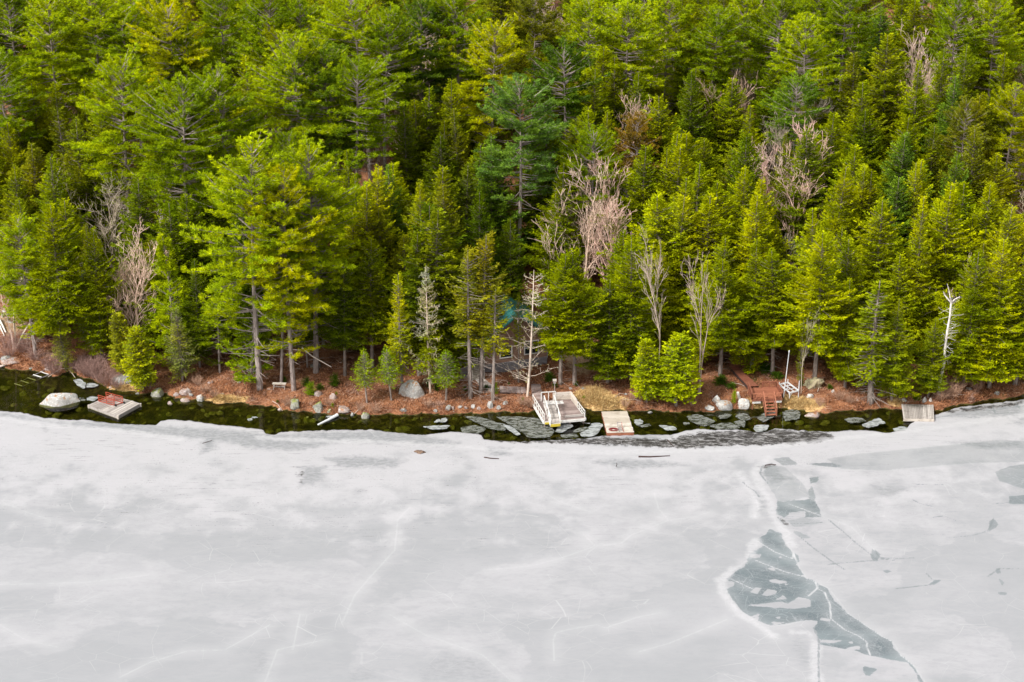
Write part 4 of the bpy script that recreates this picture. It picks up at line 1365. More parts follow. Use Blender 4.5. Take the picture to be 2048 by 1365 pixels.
_ax = [np.array(_p0)] + [birch_pt(a, b) for a, b in ((1880, 764), (1888, 727), (1890, 696), (1894, 665), (1900, 632), (1902, 606))]
_A, _B, _ra, _rb = [], [], [], []
_rg = np.random.default_rng(8)
for i, (a, b) in enumerate(zip(_ax[:-1], _ax[1:])):
    _A.append(a); _B.append(b); _ra.append(0.17 - 0.015 * i); _rb.append(0.155 - 0.015 * i)
for fork in ([(1899, 594), (1897, 580), (1893, 566)], [(1910, 598), (1918, 590)], [(1889, 590), (1886, 582)]):
    q = _ax[-1]
    for k, f in enumerate(fork):
        e = birch_pt(*f) + np.array([0, _rg.normal(0, 0.2), 0])
        _A.append(q); _B.append(e); _ra.append(0.08 - 0.02 * k); _rb.append(0.06 - 0.02 * k)
        q = e
for k in range(70):
    f = _rg.uniform(0.35, 1.0) * (len(_ax) - 1.001)
    q = _ax[int(f)] + (_ax[int(f) + 1] - _ax[int(f)]) * (f % 1)
    dv = nrm(_rg.normal(0, 1, 3) + np.array([0, 0, 0.6]))
    e = q + dv * _rg.uniform(0.3, 1.1)
    _A.append(q); _B.append(e); _ra.append(0.018); _rb.append(0.008)
    _A.append(e); _B.append(e + nrm(dv + _rg.normal(0, 0.5, 3)) * 0.4); _ra.append(0.010); _rb.append(0.006)
_o = thing('birch_tree', _p0, 'white-barked birch with a forked top standing out against the hemlocks', 'tree', None)
link('trunk', quads_mesh('birch_trunk', segs(np.array(_A) - _p0, np.array(_B) - _p0, _ra, _rb, 6), M['birch']), _o)
TREES.append((_p0[0], _p0[1], 1))

# forest trees known by their tips: pines, leafless trees, then hemlocks
PINES = [  # tip x, y, height, prototype, colour, look
    (232, 130, 24, 0, PINB, 'tall light green pine with bare limbed lower trunk'), (345, 165, 24, 2, PIN, 'tall pine with many dead grey limbs below its crown'),
    (432, 150, 23, 1, PIN, 'tall mid-green pine with forked trunk'), (610, 78, 24, 2, PINB, 'broad soft-needled pine'), (655, 100, 23, 0, (0.20, 0.27, 0.014), 'broad pine with yellowish boughs'),
    (700, 130, 22, 4, PIN, 'slightly shaded broad pine'), (100, 8, 22, 0, PINB, 'bright yellow-green pine'), (190, -15, 23, 2, PINB, 'bright wide pine cut by the top edge'),
    (332, 12, 22, 1, PINY, 'yellowish layered pine'), (385, 85, 18, 3, HEMD, 'dark green cone-shaped pine'), (985, 55, 21, 0, PINY, 'bright yellow pine standing out from its neighbours'),
    (1035, 172, 22, 1, BLU, 'big blue-green pine with a long bare trunk'), (1135, 100, 20, 1, (0.11, 0.18, 0.014), 'dark layered pine'), (1600, 160, 16, 1, (0.19, 0.29, 0.02), 'umbrella-topped green pine ringed by leafless branches'),
    (1622, 42, 20, 3, PINB, 'rounded bright pine'), (760, 25, 22, 0, PIN, 'soft green pine'), (730, -5, 22, 4, PINB, 'light pine at the top edge'), (905, -10, 22, 1, PIN, 'feathery green pine'),
    (1190, 5, 20, 2, PINB, 'light green pine'), (1255, 10, 21, 0, PINB, 'broad light pine'), (1330, -12, 20, 3, PINB, 'bright pine cut by the top edge'), (520, -10, 22, 3, PIN, 'green pine cut by the top edge'),
    (600, 10, 20, 0, PIN, 'pale olive pine'), (440, -20, 21, 4, PIN, 'pine at the top edge'), (1480, -18, 19, 0, PINB, 'yellow-green pine at the top edge'), (1560, -5, 20, 2, PIN, 'wide pine at the top edge'),
    (1690, -20, 20, 4, PIN, 'pine at the top edge'), (2020, 180, 17, 1, HEMB, 'light pine with clumped needles'), (1935, 210, 16, 3, OLV, 'dull olive pine'), (1920, 0, 19, 3, PIN, 'green pine'),
    (2000, -10, 19, 0, PINB, 'bright pine at the top corner'), (0, 110, 20, 3, PIN, 'pine cut by the frame edge'), (1258, 353, 13, 3, HEM, 'short dense pine'), (1280, 235, 15, 3, BRN, 'rust-tinged round-topped pine'),
    (30, -20, 21, 2, PIN, 'green pine at the top corner'), (270, 40, 20, 4, PIN, 'mid-green pine'), (835, 10, 21, 2, (0.14, 0.21, 0.02), 'feathery dull green pine'), (1060, -5, 20, 1, OLV, 'olive pine'),
    (560, 60, 19, 1, HEM, 'dull green pine'), (1420, 15, 19, 3, PIN, 'mid-green pine'), (1180, 265, 17, 1, PIN, 'small pine with dark inner crown')]
BARES = [(35, 140, 12, 3, (1.0, .95, .88)), (850, 58, 13, 2, (0.95, .78, .68)), (805, 140, 13, 0, (0.9, .75, .66)), (1310, 68, 13, 2, (1.1, .86, .78)), (1495, 78, 12, 5, (1.05, .95, .82)),
         (1600, 135, 14, 5, (0.95, .92, .85)), (1660, 150, 12, 1, (0.9, .88, .8)), (1880, 60, 14, 2, (0.9, .76, .7)), (1825, 110, 12, 2, (1.0, .84, .74)), (1868, 118, 12, 5, (1.1, .95, .8)),
         (1440, 135, 13, 2, (0.9, .70, .62)), (1245, 228, 13, 0, (1.0, .78, .7)), (1600, 290, 15, 0, (1.1, .84, .78)), (1645, 262, 14, 3, (1.0, .86, .8)), (1555, 300, 14, 2, (0.95, .70, .66)),
         (1165, 330, 15, 5, (1.0, .85, .75)), (1215, 355, 14, 0, (1.1, .84, .78)), (1255, 420, 10, 2, (0.95, .78, .7)), (250, 345, 15, 3, (0.9, .86, .74)), (210, 340, 14, 1, (0.9, .86, .74)), (300, 350, 12, 1, (1.0, .98, .85)),
         (262, 480, 12, 0, (1.1, .90, .80)), (240, 520, 11, 2, (0.95, .78, .7)), (150, 345, 10, 0, (0.95, .8, .74)), (90, 370, 10, 3, (0.85, .78, .7)), (50, 380, 10, 1, (1.05, 1.0, .95)),
         (540, 180, 13, 0, (0.75, .66, .6)), (525, 230, 11, 2, (0.65, .56, .52)), (770, 250, 12, 1, (0.7, .64, .6)), (745, 260, 10, 2, (0.65, .56, .52)), (1712, 500, 11, 1, (0.9, .8, .72)),
         (1855, 530, 10, 4, (0.95, .9, .8)), (1950, 505, 11, 1, (0.85, .76, .7)), (2000, 465, 11, 1, (0.95, .84, .74)), (2035, 330, 12, 3, (0.9, .85, .72)), (2040, 250, 11, 0, (0.8, .7, .64)),
         (1585, 460, 10, 1, (0.85, .84, .78)), (5, 480, 12, 3, (0.9, .86, .76)), (8, 540, 9, 1, (1.0, .84, .78)), (1110, 5, 11, 0, (1.0, .85, .8)), (450, 75, 11, 1, (0.95, .85, .8)), (985, 40, 12, 3, (.8, .7, .65)),
         (1515, 5, 11, 0, (0.95, .8, .74)), (1735, 45, 11, 2, (0.95, .8, .7)), (880, 175, 11, 1, (0.95, .8, .74)), (1340, 200, 12, 3, (.85, .85, .8)), (1955, 10, 10, 0, (.85, .75, .7)), (130, 185, 10, 2, (.7, .5, .46)),
         (1690, 110, 10, 0, (1.0, .85, .78)), (2046, 90, 10, 0, (.9, .76, .7)), (1560, 250, 11, 0, (.6, .55, .5)), (1500, 60, 10, 3, (.9, .8, .7))]
TIPS = ('1389,137 1466,154 1382,48 1512,3 1763,17 1837,3 1785,68 1840,123 1734,164 1662,229 1731,219 1816,236 1864,253 2008,225 1915,150 1963,191 1919,308 1806,273 1717,294 1724,331 1676,331 '
        '1837,321 1997,314 1956,256 1693,372 1908,366 1984,369 1799,355 1515,362 1519,393 1437,369 1413,393 1382,270 1355,294 1495,270 1355,396 1471,297 1683,31 1939,92 1970,41 2004,20 1553,99 '
        '1440,61 1669,61 1891,102 2008,109 1720,109 905,160 857,174 835,201 919,219 891,239 809,212 895,89 1233,116 1189,137 1230,147 1271,147 1189,174 1148,239 1117,38 1387,140 1346,266 '
        '1325,386 874,335 840,369 779,328 867,417 1018,437 1281,126 1206,96 1322,191 1342,239 62,167 116,164 164,147 14,246 68,287 99,307 126,400 519,82 499,113 537,109 369,393 '
        '102,432 140,402 334,411 334,476 310,476 102,315 788,326 840,364 865,411 817,470 729,364 872,505 893,370 1325,300 1325,388 1355,391 1416,397 1393,323 1378,359 1317,485 1446,476 1246,464 '
        '1501,482 1533,464 1840,323 1744,341 1723,332 1700,367 1928,364 1981,367 1761,402 1849,397 1902,370 2013,411 1832,473 1802,505 1978,490 1926,505 1756,440 1770,20 1620,260 1500,215 '
        '1480,330 1290,290 1215,225 1170,215 955,290 930,330 960,380 1120,330 1095,400 700,300 760,420 700,420 470,250 480,410 430,460 20,330 45,400 60,470 170,450 190,260 140,240 30,200 '
        '170,180 1555,440 1600,520 1565,560 1680,560 1640,420 1690,455 1900,440 1950,430 1870,560 1960,560 2030,560 745,332 712,348 985,272 1078,395 1370,440 1410,520 1290,430 1240,520 1190,560 1340,560').split()
for i, (x, y, h, pk, col, look) in enumerate(PINES):
    tipped('pine', 'pine%d' % pk, x, y, h, col, '%s, tip %s' % (look, where(x, y).replace(' percent down', ' down') if len(look.split()) > 8 else where(x, y)), GP, rt.uniform(0.9, 1.1) * (1.12 if (x, y) in ((1035, 172), (232, 130)) else 1))
for i, (x, y, h, bk, wc) in enumerate(BARES):
    tone = 'pinkish' if wc[0] - wc[2] > 0.24 else ('dark' if wc[0] < 0.8 else 'pale grey')
    tipped('bare', 'bare%d' % bk, x, y, h, None, '%s leafless tree among evergreens, top %s' % (tone, where(x, y)), GB, rt.uniform(0.85, 1.1), wc)


def zone_ok(x, y):
    px, py = proj((x, y, tz(x, y)))
    if 925 < px < 1125 and 660 < py < 830:
        return False            # cabin and its front yard
    if 1120 < px < 1185 and 660 < py < 830:
        return False            # tan clearing
    if px < 36 and 585 < py < 760:
        return False            # rocky clearing
    if 1440 < px < 1660 and py > 715:
        return False            # red deck, ramp and frame
    return True


def hemcol(px, py):
    v = rt.random()
    if v < 0.10:
        return (0.27 * rt.uniform(0.9, 1.05), 0.27, 0.012), 'olive-green'
    if v > 0.94:
        return (0.19, 0.28, 0.025), 'cool green'
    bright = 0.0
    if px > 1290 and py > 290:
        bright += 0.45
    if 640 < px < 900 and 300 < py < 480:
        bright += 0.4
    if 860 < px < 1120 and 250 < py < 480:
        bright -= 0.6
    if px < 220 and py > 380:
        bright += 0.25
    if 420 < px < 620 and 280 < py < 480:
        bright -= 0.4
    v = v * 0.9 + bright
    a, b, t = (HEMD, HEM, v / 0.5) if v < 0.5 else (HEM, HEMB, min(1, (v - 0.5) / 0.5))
    t = max(-0.3, t)
    c = [max(0.004, a[k] + (b[k] - a[k]) * t) for k in range(3)]
    j = rt.uniform(-0.02, 0.02)
    return (max(0.03, c[0] + j), c[1], c[2] * rt.uniform(0.7, 1.8)), ('bright yellow-green' if v > 0.75 else 'mid-green' if v > 0.35 else 'dark green')


SKIP = set([20, 42, 49, 64, 65, 88, 89, 111, 112, 135, 136, 137, 160, 161, 185, 186, 187, 211, 212, 237, 238, 239, 263, 264, 266, 273, 291, 292, 293, 319, 320, 321, 347, 348, 350, 371, 377, 378, 379, 390, 394, 398, 399, 406, 407, 408, 409, 410, 412, 413, 416, 418, 419, 425, 426, 427, 428, 434, 437, 438, 439, 440, 456, 458, 459, 462, 463, 466, 467, 468, 469, 470, 474, 475, 477, 478, 480, 481, 482, 483, 484, 485, 486, 487, 488, 490, 491, 492, 493, 496, 497, 498, 499])   # candidates wholly hidden or outside the frame
HEMN = 0
for s_ in TIPS:
    x, y = map(float, s_.split(','))
    h = rt.uniform(13.5, 17.5) if y < 430 else rt.uniform(11.0, 13.0)
    p = G(x, y, h)
    if p[1] < shore(p[0]) + 6.5 or not zone_ok(p[0], p[1]):
        continue
    col, shade = hemcol(x, y)
    shape = 'slender' if rt.random() < 0.4 else 'broad'
    hl = '%s %s hemlock, tip %s' % (shape, shade, where(x, y))
    if hl in LABELS:
        hl = hl.replace(shape, shape + ' lookalike')
    put_tree('hemlock', 'hemlock%d' % rt.randrange(8), p, h, col, hl, rt, GH, rt.uniform(0.9, 1.0) if shape == 'slender' else rt.uniform(1.1, 1.3))
    HEMN += 1

def spot(x, y, h):
    z0 = tz(x, y)
    for f in (1.0, 0.85, 0.7, 0.55, 0.4, 0.25):
        px, py = proj((x, y, z0 + h * f))
        if py > 4 and 0 < px < 2048:
            break
    px = min(max(px, 8), 2040)
    return ('tip ' if f == 1.0 else 'cut by the frame, ') + where(px, max(py, 8))


def once(label, group_word):
    """a second tree at nearly the same spot stands behind the first"""
    for a, b in ((group_word, group_word), (group_word, 'behind its lookalike'), (group_word, 'hidden behind two lookalikes'), (group_word, 'hindmost of several lookalikes')):
        l2 = label.replace(a, b)
        if l2 not in LABELS:
            return l2
    return l2


# the rest of the forest, spaced over the slope
FILL = 0
y = 176.0
row = 0
cand = []
while y < 272:
    w_ = y * 0.268 * 1.08 + 9
    x = -w_ + rt.uniform(0, 4)
    while x < w_:
        cand.append((x + rt.uniform(-1.4, 1.4), y + rt.uniform(-1.4, 1.4)))
        x += 5.6
    y += 5.3
    row += 1
for k, (x, y) in enumerate(cand):
    rt = random.Random(5000 + k)
    if y < shore(x) + 5 or not zone_ok(x, y):
        continue
    r2 = 3.9 ** 2
    if any((x - t[0]) ** 2 + (y - t[1]) ** 2 < r2 for t in TREES):
        continue
    FILL += 1
    if k in SKIP:
        TREES.append((x, y, 1))
        continue
    u = rt.random()
    h = rt.uniform(9.5, 17.0)
    p = (x, y, tz(x, y))
    px, py = proj((x, y, p[2] + h))
    col, shade = hemcol(px, py)
    kk = rt.randrange(8)
    rr = rt.uniform(0.9, 1.3)
    if u < 0.10 and py < 320:
        h = rt.uniform(15, 20)
        px, py = proj((x, y, p[2] + h))
        o = put_tree('pine', 'pine%d' % (kk % 5), p, h, (PIN, PINB)[kk % 2], once('pine among the hemlocks, %s' % spot(x, y, h), 'among the hemlocks'), rt, GP, 0.9)
    elif u < 0.20:
        o = put_tree('spruce', 'spruce%d' % (kk % 3), p, h, (col[0] * 1.05, col[1] * 0.9, col[2] * 1.3), once('narrow %s spruce among hemlocks, %s' % (shade, spot(x, y, h)), 'among hemlocks'), rt, 'spruces in the forest', 1.2)
    else:
        o = put_tree('hemlock', 'hemlock%d' % kk, p, h, col, once('%s hemlock between neighbours, %s' % (shade, spot(x, y, h)), 'between neighbours'), rt, GH, rr)
    o['fill'] = k
print('TREES', len(TREES), 'fill', FILL)
# ------------------------------------------------------------------ rocks
import mathutils


def rock_mesh(name, seed, sx, sy, sz, mat, cuts=7, rough=0.10):
    rng = np.random.default_rng(seed)
    import bmesh
    bm = bmesh.new()
    bmesh.ops.create_icosphere(bm, subdivisions=4, radius=1.0)
    V = np.array([v.co[:] for v in bm.verts])
    F = np.array([[v.index for v in f.verts] for f in bm.faces])
    bm.free()
    for _ in range(cuts):
        n = nrm(rng.normal(0, 1, 3) * np.array([1, 1, 0.8]))
        if n[2] < -0.2:
            n[2] *= -1
        d = rng.uniform(0.55, 0.85)
        o = V @ n - d
        V = V - np.where(o > 0, o * 0.92, 0)[:, None] * n
    for f_, a_ in ((1.6, rough), (3.7, rough * 0.5), (8.0, rough * 0.22)):
        off = rng.uniform(0, 50, 3)
        N = np.array([mathutils.noise.noise(Vector(p * f_ + off)) for p in V])
        V = V * (1 + a_ * N)[:, None]
    V = V * np.array([sx, sy, sz])
    V[:, 2] = np.maximum(V[:, 2], -0.45 * sz)
    return raw_mesh(name, V, F, mat, True)


PXM = 20.3
rr_ = random.Random(31)


def rock(cx, by, w, h, mat, label, cat='rock', name='rock', seed=None, rz=None, water=False, group=None, flat=1.0):
    """w, h: size in the photo, by: the row of its foot"""
    c = W(cx, by - 1, -0.05) if water else G(cx, by - 1)
    sx = w / PXM / 2
    sy = sx * flat * rr_.uniform(0.7, 0.9)
    hh = max(h / PXM / 0.93 - sy * 0.45, h / PXM * 0.45)
    sz = hh / 0.85 * 0.9
    me = rock_mesh(name, seed or rr_.randrange(9999), sx * 1.08, sy * 1.05, sz, M[mat])
    o = link(name, me, None, (c[0], c[1] + sy * 0.75, (WATER_Z if water else tz(c[0], c[1] + sy * 0.75)) + sz * (0.10)))
    o.rotation_euler = (0, 0, rz if rz is not None else rr_.uniform(-0.4, 0.4))
    tag(o, label, cat, group)
    return o


rock(118, 812, 84, 24, 'palerock', 'large flat-topped grey boulder rising from the dark water beside the raft with red rails', 'boulder', 'boulder', 12, 0.05, True, None, 0.7)
rock(252, 768, 58, 22, 'granite', 'large domed grey boulder among purple brush on the bank', 'boulder', 'boulder', 14, 0.2, flat=0.8)
rock(823, 797, 48, 33, 'palerock', 'big pale boulder with orange stain on the bank beside the conical sapling', 'boulder', 'boulder', 22, 0.0)
rock(315, 797, 29, 21, 'mossy', 'rounded pale boulder at the water edge right of the raft with red rails', 'boulder', 'boulder', 17)
rock(1450, 822, 34, 18, 'palerock', 'wide whitish shore boulder, lowest of the three beside the red deck', 'boulder', 'boulder', 25)
rock(1436, 809, 20, 15, 'palerock', 'white-topped boulder stacked behind the wide whitish shore boulder', 'boulder', 'boulder', 26)
rock(1489, 820, 29, 17, 'palerock', 'smooth oval pale boulder closest to the red deck stairs', 'boulder', 'boulder', 27)
GR = 'stones along the waterline'
RK = [(352, 794, 12, 7, 'pinkrock', 0), (370, 791, 23, 11, 'pinkrock', 0), (371, 805, 20, 9, 'pinkrock', 1), (382, 794, 9, 5, 'granite', 0), (402, 804, 17, 14, 'palerock', 0), (340, 810, 10, 6, 'pinkrock', 1),
      (11, 724, 21, 12, 'granite', 0), (18, 733, 42, 9, 'pinkrock', 0), (46, 738, 23, 7, 'pinkrock', 1), (96, 743, 15, 8, 'pinkrock', 0), (62, 740, 10, 4, 'granite', 0), (420, 770, 15, 7, 'pinkrock', 0),
      (510, 749, 15, 15, 'mossy', 0), (484, 760, 17, 11, 'pinkrock', 0), (509, 762, 5, 8, 'palerock', 0), (478, 768, 10, 5, 'pinkrock', 0), (590, 820, 25, 18, 'mossy', 0), (635, 826, 22, 21, 'mossy', 0), (687, 829, 27, 12, 'pinkrock', 0),
      (661, 830, 13, 10, 'mossy', 1), (732, 839, 17, 14, 'mossy', 1), (632, 738, 28, 8, 'granite', 0), (636, 794, 17, 10, 'pinkrock', 0), (666, 801, 14, 13, 'pinkrock', 0), (807, 826, 15, 6, 'granite', 0),
      (896, 822, 11, 9, 'granite', 0), (981, 818, 15, 12, 'palerock', 0), (997, 820, 11, 6, 'granite', 0), (1010, 811, 13, 6, 'granite', 0), (1046, 823, 15, 9, 'palerock', 1), (1167, 780, 10, 5, 'granite', 0),
      (1141, 780, 7, 5, 'granite', 0), (905, 820, 8, 5, 'pinkrock', 0), (920, 818, 9, 5, 'palerock', 0), (932, 820, 8, 5, 'pinkrock', 0), (946, 818, 9, 6, 'palerock', 0), (958, 821, 8, 5, 'pinkrock', 0), (1420, 823, 19, 9, 'palerock', 0),
      (1621, 797, 18, 8, 'palerock', 0), (1666, 786, 8, 6, 'palerock', 0), (1627, 836, 31, 10, 'pinkrock', 1), (1760, 795, 11, 9, 'mossy', 0), (1809, 805, 11, 7, 'palerock', 0), (1862, 806, 7, 9, 'palerock', 0),
      (1849, 806, 10, 11, 'granite', 0), (1939, 781, 13, 5, 'granite', 0), (8, 626, 9, 6, 'palerock', 0), (5, 637, 8, 9, 'palerock', 0), (15, 641, 6, 13, 'palerock', 0), (19, 648, 18, 5, 'palerock', 0), (28, 607, 8, 8, 'granite', 0),
      (1252, 792, 8, 5, 'granite', 0), (445, 790, 8, 4, 'palerock', 0), (1300, 828, 9, 4, 'granite', 1), (1222, 764, 5, 4, 'pinkrock', 0), (870, 826, 9, 5, 'granite', 0), (560, 822, 9, 5, 'pinkrock', 1), (705, 833, 10, 6, 'granite', 1),
      (1716, 806, 7, 5, 'pinkrock', 0), (1995, 792, 11, 6, 'granite', 0), (275, 790, 9, 5, 'granite', 1), (222, 779, 8, 5, 'pinkrock', 0)]
look = {'granite': 'small grey stone', 'pinkrock': 'pinkish brown stone', 'palerock': 'pale whitish stone', 'mossy': 'moss-topped stone'}
for (cx, by, w, h, mt, wt) in RK:
    ad = ('wet ' if wt else '') + ('wide ' if w > 18 else '')
    rl = {(5, 637): 'pale upright stone at the frame edge in the rocky clearing', (15, 641): 'tallest narrow pale stone in the rocky clearing', (8, 626): 'uppermost pale stone in the rocky clearing', (28, 607): 'grey stone at the top of the rocky clearing', (19, 648): 'low flat pale stone under the narrow one in the rocky clearing'}.get((cx, by))
    rock(cx, by, w, h, mt, rl or '%s%s %s, %s' % (ad, look[mt], 'at the waterline' if by > 802 or wt else 'on the bank', where(cx, by - h / 2)), 'rock', 'rock', water=bool(wt), group=GR)
# drowned stones under the clear shallow water
nr = 0
for k in range(300):
    px = rr_.uniform(-10, 1900)
    sy_ = np.interp(px, [p[0] for p in SHORE_PX], [p[1] for p in SHORE_PX])
    ey_ = np.interp(px, [p[0] for p in EDGE_PX], [p[1] for p in EDGE_PX])
    py = rr_.uniform(sy_ + 3, ey_ - 2)
    if py < sy_ + 2 or rr_.random() > (1.0 if px < 560 else 0.5):
        continue
    c = W(px, py, -0.3)
    if tz(c[0], c[1]) > -0.12:
        continue
    s = rr_.uniform(0.18, 0.6) * (1.3 if rr_.random() < 0.2 else 1)
    dl = 'olive stone under the shallow water, %s' % where(px, py)
    if dl in LABELS or px < 8:
        continue
    b = tz(c[0], c[1])
    top = min(-0.10, b + s * rr_.uniform(0.35, 0.7))
    if nr < 12:
        PROTO['d%d' % nr] = rock_mesh('drowned_stone', 900 + nr, 1.0, 0.75, 0.5, M['wetrock'], 8, 0.14)
    me = PROTO['d%d' % (nr % 12)]
    o = link('drowned_stone', me, None, (c[0], c[1], top - 0.42 * s))
    o.scale = (s, s, s)
    o.rotation_euler = (rr_.uniform(-.2, .2), rr_.uniform(-.2, .2), rr_.uniform(0, 6.28))
    tag(o, dl, 'rock', 'drowned stones in the shallows')
    nr += 1
print('drowned', nr)

# ------------------------------------------------------------------ floating ice slabs
B3 = (850, 560, 4.0)
B4 = (1300, 560, 4.0)
B1 = (0, 560, 4.0)
B2 = (400, 560, 4.0)
B5 = (1640, 560, 4.55)
SL = [('g', 'long pointed grey ice slab left of the wooden dock', ZZ(*B3, [(300, 1085), (450, 1098), (560, 1135), (645, 1160), (648, 1205), (520, 1192), (420, 1145)])),
      ('g', 'dull grey ice slab left of the pointed slab', ZZ(*B3, [(280, 1180), (400, 1160), (495, 1190), (430, 1230), (300, 1225)])),
      ('w', 'bright white slanting ice sliver beside the dock shadow', ZZ(*B3, [(610, 1145), (700, 1178), (765, 1232), (740, 1245), (655, 1190)])),
      ('g', 'widest dark grey ice slab, reaching under the end of the wooden dock', ZZ(*B3, [(560, 1092), (700, 1090), (900, 1105), (1040, 1195), (1010, 1258), (830, 1262), (790, 1230), (700, 1170), (650, 1140)])),
      ('w', 'thin white ice strip close to the ice edge', ZZ(*B3, [(-20, 1172), (100, 1165), (205, 1165), (180, 1188), (60, 1195)])),
      ('w', 'small white ice chip off the stony bank', ZZ(*B3, [(70, 1135), (110, 1112), (130, 1125), (100, 1140)])),
      ('w', 'rounded white ice chip off the stony bank', ZZ(*B3, [(130, 1110), (170, 1100), (175, 1130), (120, 1142)])),
      ('w', 'pale rounded ice slab right under the yellow-edged gangway', ZZ(*B3, [(1070, 1150), (1160, 1145), (1190, 1170), (1100, 1220), (1040, 1215)])),
      ('w', 'large pale ice slab between the dock and the plank raft', ZZ(*B3, [(1235, 1228), (1310, 1190), (1330, 1148), (1400, 1142), (1430, 1165), (1370, 1240), (1310, 1258), (1250, 1250)])),
      ('g', 'small grey ice piece below the dock corner', ZZ(*B3, [(1180, 1215), (1215, 1190), (1290, 1175), (1320, 1185), (1240, 1215)])),
      ('g', 'flat grey ice piece touching the ice edge below the gangway', ZZ(*B3, [(1080, 1240), (1200, 1228), (1232, 1255), (1100, 1266)])),
      ('w', 'small white ice patch beside the plank raft', ZZ(*B3, [(1668, 1122), (1720, 1112), (1745, 1130), (1740, 1152), (1690, 1162)])),
      ('g', 'grey ice flake right of the plank raft', ZZ(*B3, [(1700, 1165), (1790, 1150), (1810, 1165), (1740, 1180)])),
      ('w', 'leaf-shaped white ice slab off the touching cedars', ZZ(*B3, [(1868, 1162), (1930, 1164), (2008, 1180), (2005, 1200), (1930, 1196)])),
      ('g', 'broad grey ice slab off the touching cedars', ZZ(*B4, [(290, 1092), (380, 1072), (530, 1130), (440, 1172), (330, 1135)])),
      ('g', 'long grey ice slab in line with the whitish boulders', ZZ(*B4, [(470, 1165), (560, 1145), (650, 1142), (725, 1182), (640, 1192), (540, 1190)])),
      ('g', 'grey ice slab below the oval pale boulder', ZZ(*B4, [(680, 1090), (720, 1065), (775, 1072), (815, 1112), (740, 1128)])),
      ('g', 'pale grey tilted ice slab in front of the red deck stairs', ZZ(*B4, [(855, 1105), (940, 1040), (1008, 1035), (995, 1095), (910, 1138)])),
      ('g', 'wide pale ice slab in front of the white metal frame', ZZ(*B4, [(1055, 1060), (1120, 1035), (1195, 1048), (1198, 1108), (1080, 1132)])),
      ('w', 'white-rimmed ice slab below the red deck, near the ice edge', ZZ(*B4, [(830, 1180), (850, 1160), (952, 1162), (940, 1200), (850, 1218)])),
      ('g', 'grey ice slab between the boulders and the deck stairs', ZZ(*B4, [(670, 1135), (740, 1115), (770, 1145), (755, 1178), (700, 1165)])),
      ('w', 'small white ice slab near the ice edge below the cedars', ZZ(*B4, [(70, 1162), (150, 1172), (208, 1188), (200, 1202), (120, 1200)])),
      ('g', 'tiny round grey ice piece off the stacked boulders', ZZ(*B4, [(262, 1142), (310, 1138), (320, 1150), (285, 1160)])),
      ('w', 'rough white ice slab between red deck and small plank dock', ZZ(*B4, [(1690, 1158), (1760, 1128), (1830, 1103), (1890, 1145), (1800, 1170), (1750, 1184)])),
      ('g', 'faint grey ice slab off the olive spruce', ZZ(*B4, [(1550, 1115), (1640, 1098), (1710, 1108), (1722, 1132), (1600, 1145)])),
      ('w', 'speckled ice slab close to the small plank dock', ZZ(*B4, [(1940, 1190), (2000, 1172), (2060, 1180), (2050, 1225), (1965, 1218)])),
      ('g', 'small grey ice slab under the steps reflection', ZZ(*B4, [(540, 1095), (600, 1070), (660, 1080), (620, 1105), (560, 1110)])),
      ('w', 'irregular white ice patch beside the purple brush', ZZ(*B1, [(583, 800), (640, 790), (660, 805), (690, 832), (680, 868), (650, 862), (610, 835)])),
      ('w', 'ragged white ice patch touching the purple brush', ZZ(*B1, [(695, 828), (740, 825), (790, 838), (765, 855), (690, 860)])),
      ('w', 'thin white ice scrap behind the raft with red rails', ZZ(*B1, [(690, 945), (740, 930), (790, 940), (760, 965), (700, 962)])),
      ('g', 'grey ice scrap between boulder and raft with red rails', ZZ(*B1, [(620, 948), (670, 942), (685, 965), (630, 968)])),
      ('w', 'lone white ice flake near the ice edge below the small bench', ZZ(*B2, [(380, 1112), (420, 1105), (412, 1125), (385, 1128)])),
      ('w', 'thin pale flake floating above the ice edge below the bench', ZZ(*B2, [(412, 1100), (440, 1094), (462, 1100), (435, 1106)])),
      ('w', 'sliver of ice close to the driftwood pole', ZZ(*B2, [(1010, 1090), (1080, 1085), (1075, 1096), (1015, 1098)])),
      ('g', 'rounded ice plate beside the small plank dock', ZZ(*B5, [(1590, 1225), (1620, 1185), (1680, 1170), (1745, 1190), (1710, 1250), (1625, 1256)]))]
GS = 'ice slabs afloat near the shore'


def slab(kind, label, px, z=-0.01, th=0.06, rng=np.random.default_rng(77)):
    P = np.array([W(a, b, z)[:2] for a, b in px])
    c = P.mean(0)
    Q = []
    n = len(P)
    for i in range(n):
        a, b = P[i], P[(i + 1) % n]
        m = (a + b) / 2 + rng.normal(0, 0.05, 2)
        q1, q3 = (a * 3 + b) / 4 + rng.normal(0, 0.04, 2), (a + b * 3) / 4 + rng.normal(0, 0.04, 2)
        Q += [a * 0.9 + (a + c) / 2 * 0.1, q1, m, q3]
    n = len(Q)
    vs = [(q[0] - c[0], q[1] - c[1], 0.0) for q in Q] + [(q[0] - c[0], q[1] - c[1], -th) for q in Q]
    fs = [tuple(range(n)), tuple(range(n, 2 * n))[::-1]] + [(i, n + i, n + (i + 1) % n, (i + 1) % n) for i in range(n)]
    me = bpy.data.meshes.new('ice_floe')
    me.from_pydata(vs, [], fs)
    me.materials.append(M['slabgrey' if kind == 'g' else 'slabwhite'])
    me.validate()
    me.update()
    o = link('ice_floe', me, None, (c[0], c[1], z))
    return tag(o, label, 'ice floe', GS)


for i, (k, lb, px) in enumerate(SL):
    slab(k, lb, px, -0.012 + 0.004 * (i % 5))

# ------------------------------------------------------------------ bank vegetation
_r = np.random.default_rng(99)


